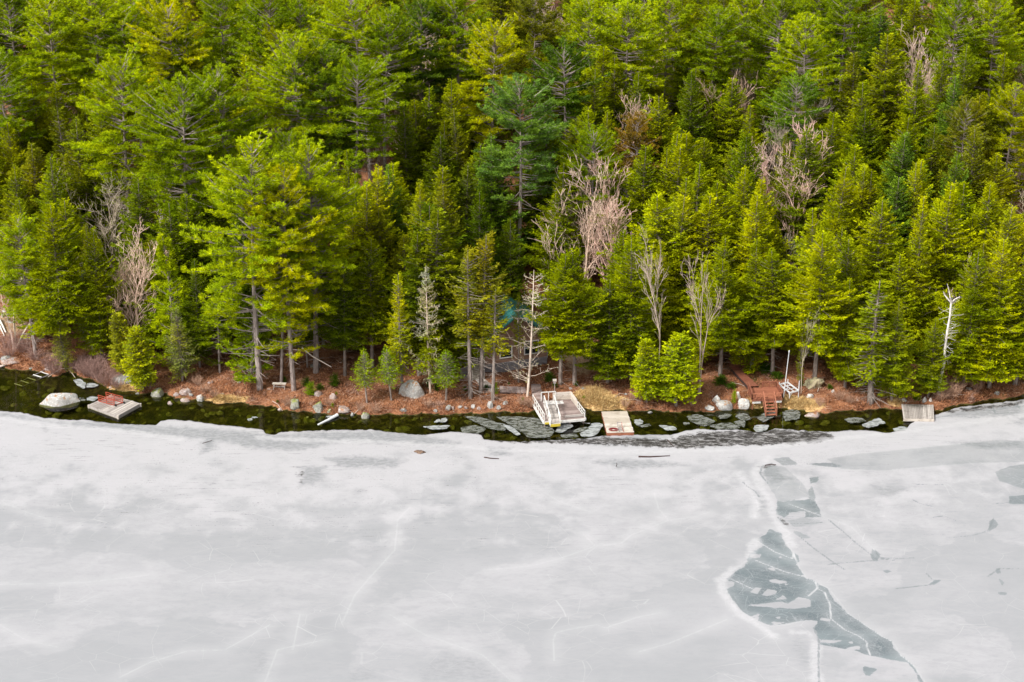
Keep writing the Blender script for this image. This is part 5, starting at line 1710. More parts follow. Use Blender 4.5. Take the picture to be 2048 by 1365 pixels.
def brush_field(n, xr, dr, hr, dens_fn=None):
    x = _r.uniform(xr[0], xr[1], n)
    d = dr[0] + (dr[1] - dr[0]) * _r.random(n) ** 1.4
    y = shore(x) + d
    z = terrain(x, y)
    k = (z > 0.02)
    return x[k], y[k], z[k]


x, y, z = brush_field(110000, (-56, 58), (0.0, 9.5), 0)
clump = np.sin(x * 2.1 + np.sin(y * 1.7)) * np.sin(y * 2.6 + x * 0.7) + 0.6 * np.sin(x * 0.6)
k = _r.random(len(x)) < np.clip(0.45 + 0.45 * clump, 0.08, 1)
x, y, z = x[k], y[k], z[k]
n = len(x)
dd_ = y - shore(x)
hgt = _r.uniform(0.15, 0.55, n) * np.where(dd_ < 1.6, 1.25, 0.8)
D = np.stack([_r.normal(0, 0.7, n), _r.normal(0, 0.7, n) - 0.25 * (dd_ < 1.2), _r.uniform(0.25, 1.2, n)], 1)
Q = leaf_quads(np.stack([x, y, z - 0.02], 1), D, hgt, _r.uniform(0.012, 0.038, n), _r.uniform(-1.5, 1.5, n))
me = quads_mesh('bracken', Q, M['brush'])
add_attr(me, 'gold', np.repeat(soft_patches(x, y, GOLD), 4))
tag(link('dry_bracken', me), kind='stuff')
# golden grass tufts hanging over the water
gx, gy = [], []
for px, py, wx, wy in GOLD:
    c = G(px, py)
    m = int(wx * wy * 5)
    gx.append(c[0] + _r.normal(0, 0.42, m) * wx / PXM)
    gy.append(c[1] + _r.normal(0, 0.42, m) * wy / PXM / 0.42)
gx, gy = np.concatenate(gx), np.concatenate(gy)
gz = terrain(gx, gy)
k = gz > 0.02
gx, gy, gz = gx[k], gy[k], gz[k]
n = len(gx)
D = np.stack([_r.normal(0, 0.5, n), _r.normal(-0.5, 0.4, n), _r.uniform(0.2, 1.0, n)], 1)
m_, nt_, out_ = mat_new('straw_grass')
ge_ = nt_.nodes.new('ShaderNodeNewGeometry')
principled(nt_, out_, mix(nt_, ge_.outputs['Random Per Island'], rgb((0.38, 0.23, 0.09)), rgb((0.74, 0.55, 0.26))), 0.9, 0.1)
M['straw'] = m_
tag(link('dry_grass', quads_mesh('dry_grass', leaf_quads(np.stack([gx, gy, gz - 0.02], 1), D, _r.uniform(0.2, 0.5, n), _r.uniform(0.012, 0.03, n), _r.uniform(-1.5, 1.5, n)), M['straw'])), kind='stuff')
# needle litter and fallen twigs
x, y, z = brush_field(5000, (-56, 58), (0.3, 14), 0)
n = len(x)
a = _r.uniform(0, PI, n)
L = _r.uniform(0.15, 0.7, n)
A = np.stack([x, y, z + 0.03], 1)
B = A + np.stack([np.cos(a) * L, np.sin(a) * L, _r.uniform(-0.02, 0.12, n)], 1)
tag(link('twig_litter', quads_mesh('twig_litter', segs(A, B, np.full(n, 0.014), np.full(n, 0.008)), M['twig'])), kind='stuff').color = (0.8, 0.62, 0.5, 1)


def shrub_mesh(seed, h=1.5, n=46, spread=0.6):
    rng = np.random.default_rng(seed)
    A, B, ra, rb = [], [], [], []
    for i in range(n):
        a = rng.uniform(0, 6.28)
        r = rng.uniform(0, 0.35)
        p = np.array([math.cos(a) * r, math.sin(a) * r, 0])
        d = nrm(np.array([math.cos(a) * spread * rng.uniform(0.2, 1.2), math.sin(a) * spread * rng.uniform(0.2, 1.2), 1]))
        L = h * rng.uniform(0.6, 1.1)
        for s in range(4):
            q = p + d * L / 4
            A.append(p); B.append(q); ra.append(0.014 - 0.002 * s); rb.append(0.012 - 0.002 * s)
            if s:
                for _ in range(3):
                    e = q + nrm(d + rng.normal(0, 0.55, 3)) * L * rng.uniform(0.15, 0.35)
                    A.append(q); B.append(e); ra.append(0.009); rb.append(0.006)
            p = q
            d = nrm(d + rng.normal(0, 0.12, 3))
    return quads_mesh('bare_shrub', segs(A, B, ra, rb), M['twig'])


SHM = [shrub_mesh(600 + i) for i in range(4)]
SHR = [(20, 715, 1.3), (45, 705, 1.4), (70, 720, 1.2), (100, 738, 1.4), (112, 748, 1.3), (150, 742, 1.2), (165, 748, 1.4), (178, 752, 1.5), (190, 757, 1.6), (205, 764, 1.5), (216, 772, 1.3), (228, 760, 1.2), (12, 695, 1.3),
       (35, 690, 1.2), (175, 738, 1.2), (196, 742, 1.3), (236, 778, 0.9), (300, 778, 0.8), (410, 785, 0.8), (428, 795, 0.7), (395, 770, 0.8), (720, 822, 0.7), (750, 826, 0.8), (1045, 812, 0.9), (1058, 815, 0.9), (1250, 815, 0.7),
       (1680, 800, 0.9), (1700, 808, 0.8), (1888, 790, 1.5), (1898, 797, 1.3), (1915, 785, 1.2), (1880, 802, 1.0), (1955, 782, 0.9), (1640, 812, 0.7), (575, 812, 0.8), (660, 812, 0.7), (1265, 800, 0.7), (855, 815, 0.7), (1385, 812, 0.6)]
for i, (px, py, s) in enumerate(SHR):
    p = G(px, py)
    o = link('bare_shrub', SHM[i % 4], None, p)
    o.scale = (s * 0.85, s * 0.85, s * 0.72)
    o.rotation_euler = (0, 0, rr_.uniform(0, 6.28))
    o.color = (0.50, 0.36, 0.34, 1) if px < 240 else (0.62, 0.44, 0.34, 1)
    tag(o, '%s leafless shrub, %s' % ('purplish brown' if px < 240 else 'reddish brown', where(px, py - 10)), 'shrub', 'leafless shrubs on the bank')
# green low shrubs and fern clumps
LS = [(620, 790, 24, 22, 1), (668, 772, 24, 22, 0), (612, 772, 20, 16, 0), (640, 780, 18, 12, 0), (570, 765, 10, 12, 0), (1045, 808, 10, 12, 1), (992, 788, 12, 22, 1), (972, 780, 14, 10, 0), (1098, 762, 26, 16, 0), (1110, 775, 14, 10, 0),
      (1152, 772, 10, 8, 0), (1168, 798, 7, 6, 1), (873, 782, 16, 14, 0), (858, 775, 12, 10, 0), (1467, 808, 12, 26, 1), (1440, 768, 34, 16, 0), (1462, 776, 24, 10, 0), (1530, 742, 40, 12, 0), (1555, 755, 30, 10, 0), (1602, 772, 12, 18, 0),
      (1795, 792, 18, 12, 0), (1835, 800, 20, 8, 1), (1018, 770, 6, 5, 0), (930, 782, 12, 10, 0), (1660, 778, 14, 8, 0), (665, 815, 8, 8, 1), (673, 790, 6, 6, 1), (1500, 745, 26, 12, 0), (1730, 770, 16, 10, 0), (555, 805, 6, 5, 0)]
l, w_ = make_hemlock(700, 2.0, 1.3, 0.0, 2.2, leaf=0.16, wid=0.045, prof=0.35, lumpy=0.3, droop=-0.05)
LSM = quads_mesh('low_green_shrub', np.concatenate([l, w_]), M['hem'])
for i, (px, py, w, h, br) in enumerate(LS):
    p = G(px, py)
    o = link('low_green_shrub', LSM, None, p)
    sx = w / PXM / 2.2
    o.scale = (sx, sx, h / PXM / 1.9)
    o.rotation_euler = (0, 0, rr_.uniform(0, 6.28))
    o.color = (0.26, 0.34, 0.01, 1) if br else (0.09, 0.15, 0.015, 1)
    tag(o, '%s low evergreen shrub on the bank, %s' % ('bright green' if br else 'dark green', where(px, py - h / 2)), 'shrub', 'low evergreen shrubs')

# ------------------------------------------------------------------ driftwood, logs, sticks
def log(name, pts, r0, r1, mat, label, cat='driftwood', n=8):
    c = np.array(pts[0], float)
    mb = MB()
    P = [np.array(p, float) - c for p in pts]
    for i in range(len(P) - 1):
        mb.cyl(P[i], P[i + 1], r0 + (r1 - r0) * i / (len(P) - 1), r0 + (r1 - r0) * (i + 1) / (len(P) - 1), n)
    o = mb.build(name, mat)
    o.location = c
    return tag(o, label, cat)


log('driftwood_pole', [W(636, 850, -0.03), W(655, 841, 0.0), W(675, 830, 0.12)], 0.09, 0.17, M['alu'], 'thick pale driftwood pole slanting from the bank into the dark water')
_t = plain_mat('grey_stick', (0.50, 0.42, 0.36), 0.85, 0.2)
STK = [((645, 813), (690, 816), (706, 829), 'long curved stick lying over the stones above the driftwood pole'), ((708, 830), (718, 822), (728, 814), 'forked pale stick right of the pinkish shore rock'),
       ((545, 804), (556, 812), (565, 824), 'pale stick slanting to the water below the small bench'), ((570, 812), (582, 806), (592, 794), 'bent stick beside the tallest mossy rock'), ((1230, 797), (1240, 790), (1248, 790), 'short pale stick on the bank beside the golden grass'),
       ((1244, 800), (1270, 803), (1290, 806), 'long thin stick lying towards the two touching cedars'), ((1464, 767), (1480, 772), (1489, 774), 'thin pale stick beside the red-brown ramp'), ((1635, 785), (1637, 780), (1640, 774), 'short upright pale stick beside the big grey trunk'),
       ((1758, 800), (1772, 798), (1788, 790), 'grey fallen stick under the shore hemlock'), ((1760, 778), (1775, 779), (1790, 781), 'straight grey fallen branch behind the shore hemlock'), ((1788, 793), (1800, 789), (1810, 790), 'curved grey stick above the small plank dock'),
       ((1790, 792), (1798, 801), (1804, 808), 'dark stick leading to the corner of the small plank dock'), ((535, 780), (540, 782), (546, 781), 'short pale stick right beside the slim pine trunk'), ((96, 756), (120, 742), (165, 736), 'reddish fallen branch on the bank behind the half-sunk frame'),
       ((138, 742), (146, 752), (155, 764), 'yellowish bent stick dipping into the water beside the thin cedar'), ((900, 812), (905, 820), (908, 826), 'short stick on the bank below the half-dead spruce'), ((1905, 794), (1918, 793), (1932, 792), 'thin reddish stick lying on the bank near the birch')]
for a, b, c_, lb in STK:
    P = [G(*a) + np.array([0, 0, 0.08]), G(*b) + np.array([0, 0, 0.18]), G(*c_) + np.array([0, 0, 0.08])]
    log('fallen_stick', P, 0.035, 0.022, _t, lb, 'stick', 5)
log('fallen_log', [G(-2, 642) + [0, 0, .3], G(5, 655) + [0, 0, .3], G(12, 668) + [0, 0, .15]], 0.12, 0.07, M['birch'], 'pale fallen log at the corner of the rocky clearing', 'log')
log('fallen_log', [G(-2, 650) + [0, 0, .2], G(3, 662) + [0, 0, .2], G(9, 674) + [0, 0, .1]], 0.08, 0.05, M['birch'], 'thinner pale log lying beside the first in the rocky clearing', 'log')
log('fallen_log', [G(-2, 736) + [0, 0, .12], G(10, 733) + [0, 0, .15], G(20, 730) + [0, 0, .15]], 0.13, 0.10, _t, 'weathered log end at the waterline by the wide pinkish slab', 'log')
# hanging dead limb of the big pine
p_ = G(588, 781)
log('broken_branch', [p_ + [1.0, 0, 4.6], p_ + [2.0, -0.4, 3.9], p_ + [3.1, -0.6, 3.3], p_ + [3.9, -0.8, 2.9]], 0.07, 0.03, _t, 'pale broken branch hanging from the thick pine beside the bench', 'branch', 6)
log('tree_stump', [G(1480, 801) + [0, 0, -.05], G(1480, 801) + [-0.25, 0.05, 0.85]], 0.16, 0.13, M['birch'], 'pale leaning stump beside the oval boulder near the red deck', 'stump', 10)
# root mass below the leaning trunk by the red deck
o = link('tree_stump', rock_mesh('root_stump', 41, 0.95, 0.6, 0.75, bark_mat('root_bark', (0.30, 0.24, 0.17), (0.48, 0.44, 0.26)), 3, 0.55), None, G(1627, 773) + np.array([0, 0.1, 0.1]))
tag(o, 'gnarled old root stump wrapped round the foot of the thick grey trunk', 'stump')
DEB = [((828, 904), (836, 906), (848, 905), 'M', 'brown clump of dead leaves on the ice below the bank saplings'), ((968, 915), (982, 917), (998, 918), 'D', 'thin dark wet log frozen into the ice below the dock'), ((1277, 914), (1300, 914), (1340, 912), 'D', 'largest dark wet log lying on the ice below the plank raft'),
       ((1530, 931), (1541, 929), (1552, 930), 'D', 'dark reddish stick at the top of the long ice crack'), ((1232, 934), (1234, 930), (1233, 926), 'D', 'small black twig standing on the ice'),
       ((1335, 880), (1342, 888), (1347, 893), 'D', 'black forked branch frozen at the ice edge right of the plank raft'), ((405, 887), (415, 884), (424, 881), 'D', 'thin black twig on the grey ice streak')]
for i, (a, b, c_, k_, lb) in enumerate(DEB):
    P = [W(a[0], a[1], 0.06), W(b[0], b[1], 0.09 if i != 4 else 0.4), W(c_[0], c_[1], 0.06 if i != 4 else 0.7)]
    if i == 0:
        o = link('leaf_clump', rock_mesh('leaf_clump', 51, 0.45, 0.3, 0.14, plain_mat('dead_leaves', (0.22, 0.15, 0.11), 0.9, 0.1, 0, 0.5, 12), 2, 0.6), None, W(839, 905, 0.05))
        tag(o, lb, 'leaf clump')
    else:
        log('dark_log' if i in (1, 2) else 'dark_twig', P, (0.05, 0.06, 0.10, 0.04, 0.03, 0.05, 0.025)[i], (0.05, 0.04, 0.04, 0.03, 0.02, 0.03, 0.02)[i], M['darklog'], lb, 'log' if i in (1, 2) else 'twig', 6)

rk = random.Random(4)
V3 = lambda p: np.array([float(p[0]), float(p[1]), float(p[2])])


# ------------------------------------------------------------------ raft with red ramp rails
def raft_from(corners, z, name, label, cat, wood, along, nb, fascia='greywood', th=0.06, deep=0.34):
    A, B, C_, D = [W(x, y, z) for x, y in corners]
    ctr = (A + B + C_ + D) / 4
    t = thing(name, (ctr[0], ctr[1], WATER_Z), label, cat)
    m = MB()
    if along:
        m.planks(A, B, C_, D, nb, th, 0.17, rk)
    else:
        m.planks(B, C_, D, A, nb, th, 0.17, rk)
    m.build('deck', M[wood], t)
    m = MB()
    for P, Q in ((A, B), (B, C_), (C_, D), (D, A)):
        n = nrm(np.cross(Q - P, [0, 0, 1.0]))
        dn = np.array([0, 0, th + 0.012 + deep / 2])
        m.beam(P - dn - n * 0.06, Q - dn - n * 0.06, 0.10, deep)
    m.build('frame', M[fascia], t)
    return t, (A, B, C_, D)


t, (A, B, C_, D) = raft_from([(177, 810), (236, 832), (281, 807), (222, 790)], 0.30, 'swim_raft', 'square grey board raft carrying a red-railed ramp, afloat beside the large flat boulder', 'raft', 'greywood', False, 13)
for P in (A, B, C_, D):
    m = MB()
    m.cyl(P - [0, 0, 0.42], P - [0, 0, 0.02], 0.09, 0.09, 8)
    m.build('corner_post', M['palewood'], t)
z0 = 0.36
Fa, Fb = W(197, 802, z0), W(229, 811, z0)
Ba, Bb = W(212.5, 796, z0), W(246, 805.5, z0)
cen = (Fa + Fb + Ba + Bb) / 4
r_ = thing('dock_ramp', (cen[0], cen[1], 0.30), 'red-railed wheeled ramp section standing on the square grey raft', 'ramp')
for P, Q in ((Fa, Fb), (Ba, Bb)):
    m = MB()
    m.rail(P, Q, 0.62, 3, 0.055, 2)
    m.build('railing', M['redpaint'], r_)
m = MB()
m.beam(Fa, Ba, 0.06)
m.beam(Fb, Bb, 0.06)
m.beam(Fa, Fb, 0.06)
m.beam(Ba, Bb, 0.06)
m.build('ramp_frame', M['redpaint'], r_)
for P in (Fb + (Fb - Fa) * 0.06, Bb + (Bb - Ba) * 0.06):
    m = MB()
    dv = nrm(Ba - Fa) * 0.05
    m.cyl(P - dv, P + dv, 0.13, 0.13, 12)
    m.build('wheel', M['black'], r_)

# ------------------------------------------------------------------ half-sunk dock frame
rz_ = [((505, 760), (572, 790), 0.32), ((425, 806), (510, 835), 0.16), ((350, 838), (437, 866), 0.02), ((290, 870), (375, 897), -0.12), ((220, 900), (300, 928), -0.24), ((150, 932), (232, 957), -0.36)]
E = [(W(a[0] / 5.248, 590 + a[1] / 5.248, z), W(b[0] / 5.248, 590 + b[1] / 5.248, z)) for a, b, z in rz_]
t = thing('sunken_dock', (E[2][0][0], E[2][0][1], 0.0), 'half-sunk white ladder-like dock frame running from the stony bank into the water', 'dock frame')
for P, Q in E:
    m = MB()
    m.beam(P, Q, 0.10, 0.05)
    m.build('rung', M['white'], t)
for s in (0, 1):
    m = MB()
    for i in range(len(E) - 1):
        P, Q = E[i][s] - [0, 0, 0.07], E[i + 1][s] - [0, 0, 0.07]
        m.beam(P, Q, 0.05, 0.06)
    m.build('side_rail', M['lattice'], t)

# ------------------------------------------------------------------ wooden bench
a_, b_ = G(547, 777), G(571, 778)
t = thing('bench', (a_ + b_) / 2, 'small weathered wooden bench on the reddish bank below the tall pines', 'bench')
d_ = b_ - a_
dx = nrm(d_ * [1, 1, 0])
dy = np.array([-dx[1], dx[0], 0])
c_ = (a_ + b_) / 2
m = MB()
for k in (-1, 0, 1):
    m.beam(c_ - dx * 0.68 + dy * 0.14 * k + [0, 0, 0.55], c_ + dx * 0.68 + dy * 0.14 * k + [0, 0, 0.55], 0.125, 0.045)
m.build('seat', M['palewood'], t)
for sx in (-1, 1):
    for sy in (-1, 1):
        m = MB()
        m.beam(c_ + dx * 0.58 * sx + dy * 0.24 * sy + [0, 0, -0.15], c_ + dx * 0.5 * sx + dy * 0.13 * sy + [0, 0, 0.525], 0.06)
        m.build('leg', M['greywood'], t)
m = MB()
m.beam(c_ - dx * 0.53 + [0, 0, 0.2], c_ + dx * 0.53 + [0, 0, 0.2], 0.05)
m.beam(c_ - dx * 0.5 + [0, 0, 0.22], c_ + dx * 0.1 + [0, 0, 0.5], 0.04)
m.beam(c_ + dx * 0.5 + [0, 0, 0.22], c_ - dx * 0.1 + [0, 0, 0.5], 0.04)
m.build('stretcher', M['greywood'], t)

# ------------------------------------------------------------------ big wooden dock with gangway
z0 = 0.62
A, B, C_, D = W(1089, 843.5, z0), W(1170, 836.5, z0), W(1142, 799, z0), W(1065.5, 804, z0)
ctr = (A + B + C_ + D) / 4
t = thing('wooden_dock', (ctr[0], ctr[1], WATER_Z), 'large weathered plank dock with white railings, its front edge part yellow', 'dock')
m = MB()
m.planks(A, B, C_, D, 17, 0.06, 0.17, rk)
m.build('deck', M['oldwood'], t)
m = MB()
f1, f2 = A + (D - A) * 0.0, B + (C_ - B) * 0.0
up = np.array([0, 0, 1.0])
for P, Q, w_ in ((A, B, 0.12), (B, C_, 0.10), (C_, D, 0.10), (D, A, 0.12)):
    n = nrm(np.cross(Q - P, up))
    m.beam(P + n * 0.07 - up * 0.14, Q + n * 0.07 - up * 0.14, w_, 0.24)
m.build('rim', M['white'], t)
m = MB()
P = A + nrm(A - D) * 0.14
Q = P + (B - A) * 0.40
m.beam(P - up * 0.14, Q - up * 0.14, 0.03, 0.20)
m.build('yellow_edge', M['yellow'], t)
for f in (0.02, 0.35, 0.65, 0.98):
    for g in (0.05, 0.95):
        P = A + (B - A) * f + (D - A) * g
        m = MB()
        m.cyl(P - up * 1.6, P - up * 0.08, 0.07, 0.07, 8)
        m.build('post', M['oldwood'], t)
for P, Q, n_, h_ in ((A + (D - A) * 0.02, D, 7, 0.75), (B + (C_ - B) * 0.02, B + (C_ - B) * 0.52, 5, 0.72)):
    m = MB()
    m.rail(P, Q, h_, n_, 0.06, 1)
    m.build('railing', M['white'], t)
m = MB()
P, Q = D + (C_ - D) * 0.22, D + (C_ - D) * 0.60
m.rail(P, Q, 0.95, 3, 0.08, 0)
m.build('railing', M['white'], t)
for P, Q in ((D + (C_ - D) * 0.52, C_), (C_, C_ + (B - C_) * 0.45)):
    m = MB()
    for k in range(4):
        zz = up * (0.12 + 0.21 * k)
        m.beam(P + zz, Q + zz, 0.03, 0.19)
    m.build('board_panel', M['palewood'], t)
m = MB()
P, Q = B + (A - B) * 0.02 + up * 0.35, B + (A - B) * 0.42 + up * 0.35
m.beam(A + (B - A) * 0.52 + (D - A) * 0.06 + up * 0.20, B + (D - A) * 0.06 + up * 0.20, 0.05, 0.24)
m.build('front_board', M['greywood'], t)
m = MB()
P = A + (B - A) * 0.66
prev = P - up * 0.1
for k in range(1, 7):
    q = W(1155 + k * 4.2, 841 + k * 2.2 - 0.2 * k * k, 0.0)
    cur = np.array([q[0], q[1], 0.0])
    m.beam(prev, cur, 0.035)
    prev = cur
m.build('mooring_rope', M['white'], t)

# gangway lying across the dock
ga, gb = W(1101, 849.5, 0.62), W(1120.5, 848, 0.62)
gc, gd = W(1108, 806, 1.05), W(1088, 807, 1.05)
ctr = (ga + gb + gc + gd) / 4
t = thing('gangway', (ctr[0], ctr[1], z0), 'narrow white-railed gangway with yellow end lying across the wooden dock', 'gangway')
m = MB()
m.planks(ga, gb, gc, gd, 15, 0.05, 0.10, rk)
m.build('deck', M['greywood'], t)
m = MB()
m.beam(ga - up * 0.15, gd - up * 0.15, 0.07, 0.18)
m.beam(gb - up * 0.15, gc - up * 0.15, 0.07, 0.18)
m.build('side_beam', M['white'], t)
fw = nrm((ga - gd) * [1, 1, 0]) * 0.05
m = MB()
m.beam(ga + fw - up * 0.10, gb + fw - up * 0.10, 0.05, 0.26)
m.build('yellow_end', M['yellow'], t)
for P, Q in ((ga, gd), (gb, gc)):
    m = MB()
    m.rail(P + up * 0.01, Q + up * 0.01, 0.82, 4, 0.07, 0)
    m.beam(P + up * 0.05, P + (Q - P) * 0.33 + up * 0.8, 0.05)
    m.beam(Q + up * 0.05, Q + (P - Q) * 0.33 + up * 0.8, 0.05)
    m.build('railing', M['white'], t)
m = MB()
m.beam(gd + up * 0.1 - (gc - gd) * 0.1, gc + up * 0.1 + (gc - gd) * 0.9, 0.10, 0.12)
m.beam(gd + (ga - gd) * 0.1 + up * 0.15, gc + (gb - gc) * 0.1 + up * 0.15 + (gc - gd) * 0.9, 0.10, 0.12)
m.build('cross_beam', M['white'], t)

# shore walkway
t0 = [G(1064, 789), G(1084, 788), G(1080, 772), G(1063, 772)]
zz = np.array([0, 0, 0.22])
c0 = sum(t0) / 4
t = thing('walkway', (c0[0], c0[1], c0[2]), 'weathered plank walkway leading from the boardwalk down to the wooden dock', 'walkway')
m = MB()
q = [t0[0] + zz, t0[1] + zz, t0[2] + zz, t0[3] + zz]
dz_ = D + (C_ - D) * 0.0
m.planks(D + up * 0.015 - fw * 0.5, D + (C_ - D) * 0.27 + up * 0.015 - fw * 0.5, q[1], q[0], 8, 0.05, 0.12, rk)
m.planks(q[0], q[1], q[2], q[3], 9, 0.05, 0.12, rk)
m.build('deck', M['oldwood'], t)
m = MB()
for P, Q in ((q[0], q[3]), (q[1], q[2])):
    m.beam(P - up * 0.18, Q - up * 0.18, 0.08, 0.22)
m.build('joist', M['oldwood'], t)
# board walk along the bank towards the stairs
b0 = [G(1000, 787), G(1052, 789), G(1051, 777), G(999, 775)]
c0 = sum(b0) / 4
t = thing('boardwalk', (c0[0], c0[1], c0[2]), 'low dark boardwalk on the bank between the cabin stairs and the twin-stemmed bare tree', 'boardwalk')
m = MB()
m.planks(b0[1] + up * 0.15, b0[2] + up * 0.15, b0[3] + up * 0.15, b0[0] + up * 0.15, 22, 0.05, 0.14, rk)
m.build('deck', M['oldwood'], t)
m = MB()
m.beam(b0[0] + up * 0.02, b0[1] + up * 0.02, 0.08, 0.14)
m.build('edge_beam', M['darklog'], t)

# ------------------------------------------------------------------ plank raft with ladder
t, (A, B, C_, D) = raft_from([(1214, 866), (1268, 864.5), (1254, 822), (1203, 823)], 0.34, 'swim_raft', 'pale oblong plank raft carrying a ladder and red rope, beside the wooden dock', 'raft', 'palewood', True, 17, 'redwood')
# ladder and rope rest on the raft
def on(u, v, h=0.0):
    return A + (B - A) * u + (D - A) * v + np.array([0, 0, h])


l_ = thing('ladder', on(0.52, 0.1), 'short aluminium swim ladder folded on the plank raft', 'ladder')
for u in (0.46, 0.62):
    m = MB()
    m.beam(on(u, 0.01, 0.06), on(u - 0.02, 0.17, 0.10), 0.04)
    m.beam(on(u - 0.02, 0.17, 0.10), on(u - 0.03, 0.24, 0.55), 0.04)
    m.build('side_rail', M['redpaint'] if u > 0.5 else M['lattice'], l_)
for v, h in ((0.05, 0.07), (0.11, 0.08), (0.17, 0.11), (0.20, 0.32), (0.235, 0.52)):
    m = MB()
    m.beam(on(0.46 - v * 0.12, v, h), on(0.62 - v * 0.12, v, h), 0.05, 0.03)
    m.build('rung', M['lattice'], l_)
m = MB()
pv = None
for k in range(46):
    a = k * 0.55
    q = on(0.27, 0.12, 0.03 + 0.0012 * k) + np.array([math.cos(a) * (0.16 + 0.008 * k), math.sin(a) * (0.12 + 0.005 * k), 0])
    if pv is not None:
        m.beam(pv, q, 0.035)
    pv = q
o = m.build('rope_coil', M['rope'])
tag(o, 'dark red rope coiled on the corner of the plank raft', 'rope')

# ------------------------------------------------------------------ small plank dock near the frozen end
A, B, C_, D = W(1807, 836.5, 0.34), W(1868.5, 837.5, 0.34), W(1867, 810, 0.42), W(1803, 808.5, 0.42)
ctr = (A + B + C_ + D) / 4
t = thing('small_dock', (ctr[0], ctr[1], WATER_Z), 'small square dock of grey boards with pale front edge, nearest the frozen shore', 'dock')
m = MB()
m.planks(B, C_, D, A, 20, 0.06, 0.17, rk)
m.build('deck', M['greywood'], t)
m = MB()
fw2 = nrm((A - D) * [1, 1, 0]) * 0.06
m.beam(A + fw2 - up * 0.17, B + fw2 - up * 0.17, 0.06, 0.26)
m.build('front_board', M['palewood'], t)
m = MB()
for P, Q in ((B, C_), (D, A), (C_, D)):
    n = nrm(np.cross(Q - P, up))
    m.beam(P - n * 0.08 - up * 0.2, Q - n * 0.08 - up * 0.2, 0.07, 0.26)
m.build('side_board', M['oldwood'], t)

# ------------------------------------------------------------------ birdhouse post
p_ = G(1109, 784)
t = thing('birdhouse', p_, 'small pale birdhouse on a thin post beside the wooden dock', 'birdhouse')
m = MB()
m.beam(p_ - up * 0.2, p_ + up * 0.95, 0.06)
m.build('post', M['greywood'], t)
m = MB()
m.box(p_ + [0, 0, 1.07], (0.26, 0.22, 0.24))
m.build('box', M['greywood'], t)
m = MB()
m.slab(p_ + [-0.19, -0.17, 1.24], p_ + [0.19, -0.17, 1.24], p_ + [0.19, 0.17, 1.33], p_ + [-0.19, 0.17, 1.33], 0.04)
m.build('roof', M['palewood'], t)

# ------------------------------------------------------------------ red deck
gz0 = G(1535, 800)
zt_ = gz0[2] + 0.75
A, B, C_, D = W(1504, 798.5, zt_), W(1565, 796, zt_), W(1553, 775, zt_), W(1496, 776, zt_)
ctr = (A + B + C_ + D) / 4
t = thing('red_deck', (ctr[0], ctr[1], tz(ctr[0], ctr[1])), 'red-brown stained deck with railings and steps down to the water', 'deck')
m = MB()
m.planks(A, B, C_, D, 15, 0.05, 0.05, rk)
m.build('deck_boards', M['redwood'], t)
m = MB()
for P, Q in ((A, B), (B, C_), (C_, D), (D, A)):
    n = nrm(np.cross(Q - P, up))
    m.beam(P - n * 0.05 - up * 0.17, Q - n * 0.05 - up * 0.17, 0.08, 0.22)
m.build('rim', M['redwood2'], t)
for P in (A, B, C_, D, (A + B) / 2):
    m = MB()
    P = P + (ctr - P) * 0.06
    m.beam(np.array([P[0], P[1], tz(P[0], P[1]) - 0.3]), P - up * 0.06, 0.10)
    m.build('post', M['redwood2'], t)
m = MB()
for s0, s1 in ((0.02, 0.30), (0.73, 0.98)):
    P, Q = A + (B - A) * s0, A + (B - A) * s1
    f_ = nrm(A - D) * 0.055
    k = 14
    for i in range(k):
        a = P + (Q - P) * (i + 0.2) / k + f_
        m.beam(a - up * 0.48, a - up * 0.29, 0.05, 0.03)
m.build('white_skirt', M['white'], t)


def baluster_rail(P, Q, h, n, mat, parent, balus=True):
    m = MB()
    m.rail(P, Q, h, 3, 0.09, 0)
    if balus:
        for i in range(n):
            a = P + (Q - P) * (i + 0.5) / n
            m.beam(a + up * 0.06, a + up * h * 0.96, 0.035)
        m.beam(P + up * 0.07, Q + up * 0.07, 0.05)
    return m.build('railing', mat, parent)


baluster_rail(D + (C_ - D) * 0.50, C_, 0.62, 16, M['redwood2'], t)
baluster_rail(C_, B, 0.62, 14, M['redwood2'], t)
baluster_rail(A, D, 0.62, 14, M['redwood2'], t)
baluster_rail(A, A + (B - A) * 0.27, 0.55, 0, M['redwood'], t, False)
baluster_rail(A + (B - A) * 0.75, B, 0.55, 0, M['redwood'], t, False)
sl, sr = A + (B - A) * 0.36, A + (B - A) * 0.71
fwd = nrm((A - D) * [1, 1, 0])
run = 1.9
for i in range(5):
    f = (i + 0.6) / 5
    zst = -0.18 - (zt_ - 0.10) * 0.78 * f
    m = MB()
    a, b = sl + fwd * run * f + up * zst, sr + fwd * run * f + up * zst
    m.beam(a, b, 0.26, 0.05)
    m.build('step', M['redwood'], t)
for s in (sl, sr):
    m = MB()
    e = s + fwd * run * 1.02 - up * ((zt_ - 0.10) * 0.86)
    m.beam(s - up * 0.16, e, 0.06, 0.22)
    m.build('stringer', M['redwood2'], t)
    m = MB()
    m.beam(s - up * 0.1, s + up * 0.75, 0.09)
    m.beam(e - up * 0.1, e + up * 0.72, 0.09)
    m.beam(s + up * 0.74, e + up * 0.70, 0.09, 0.06)
    m.build('stair_railing', M['redwood'], t)
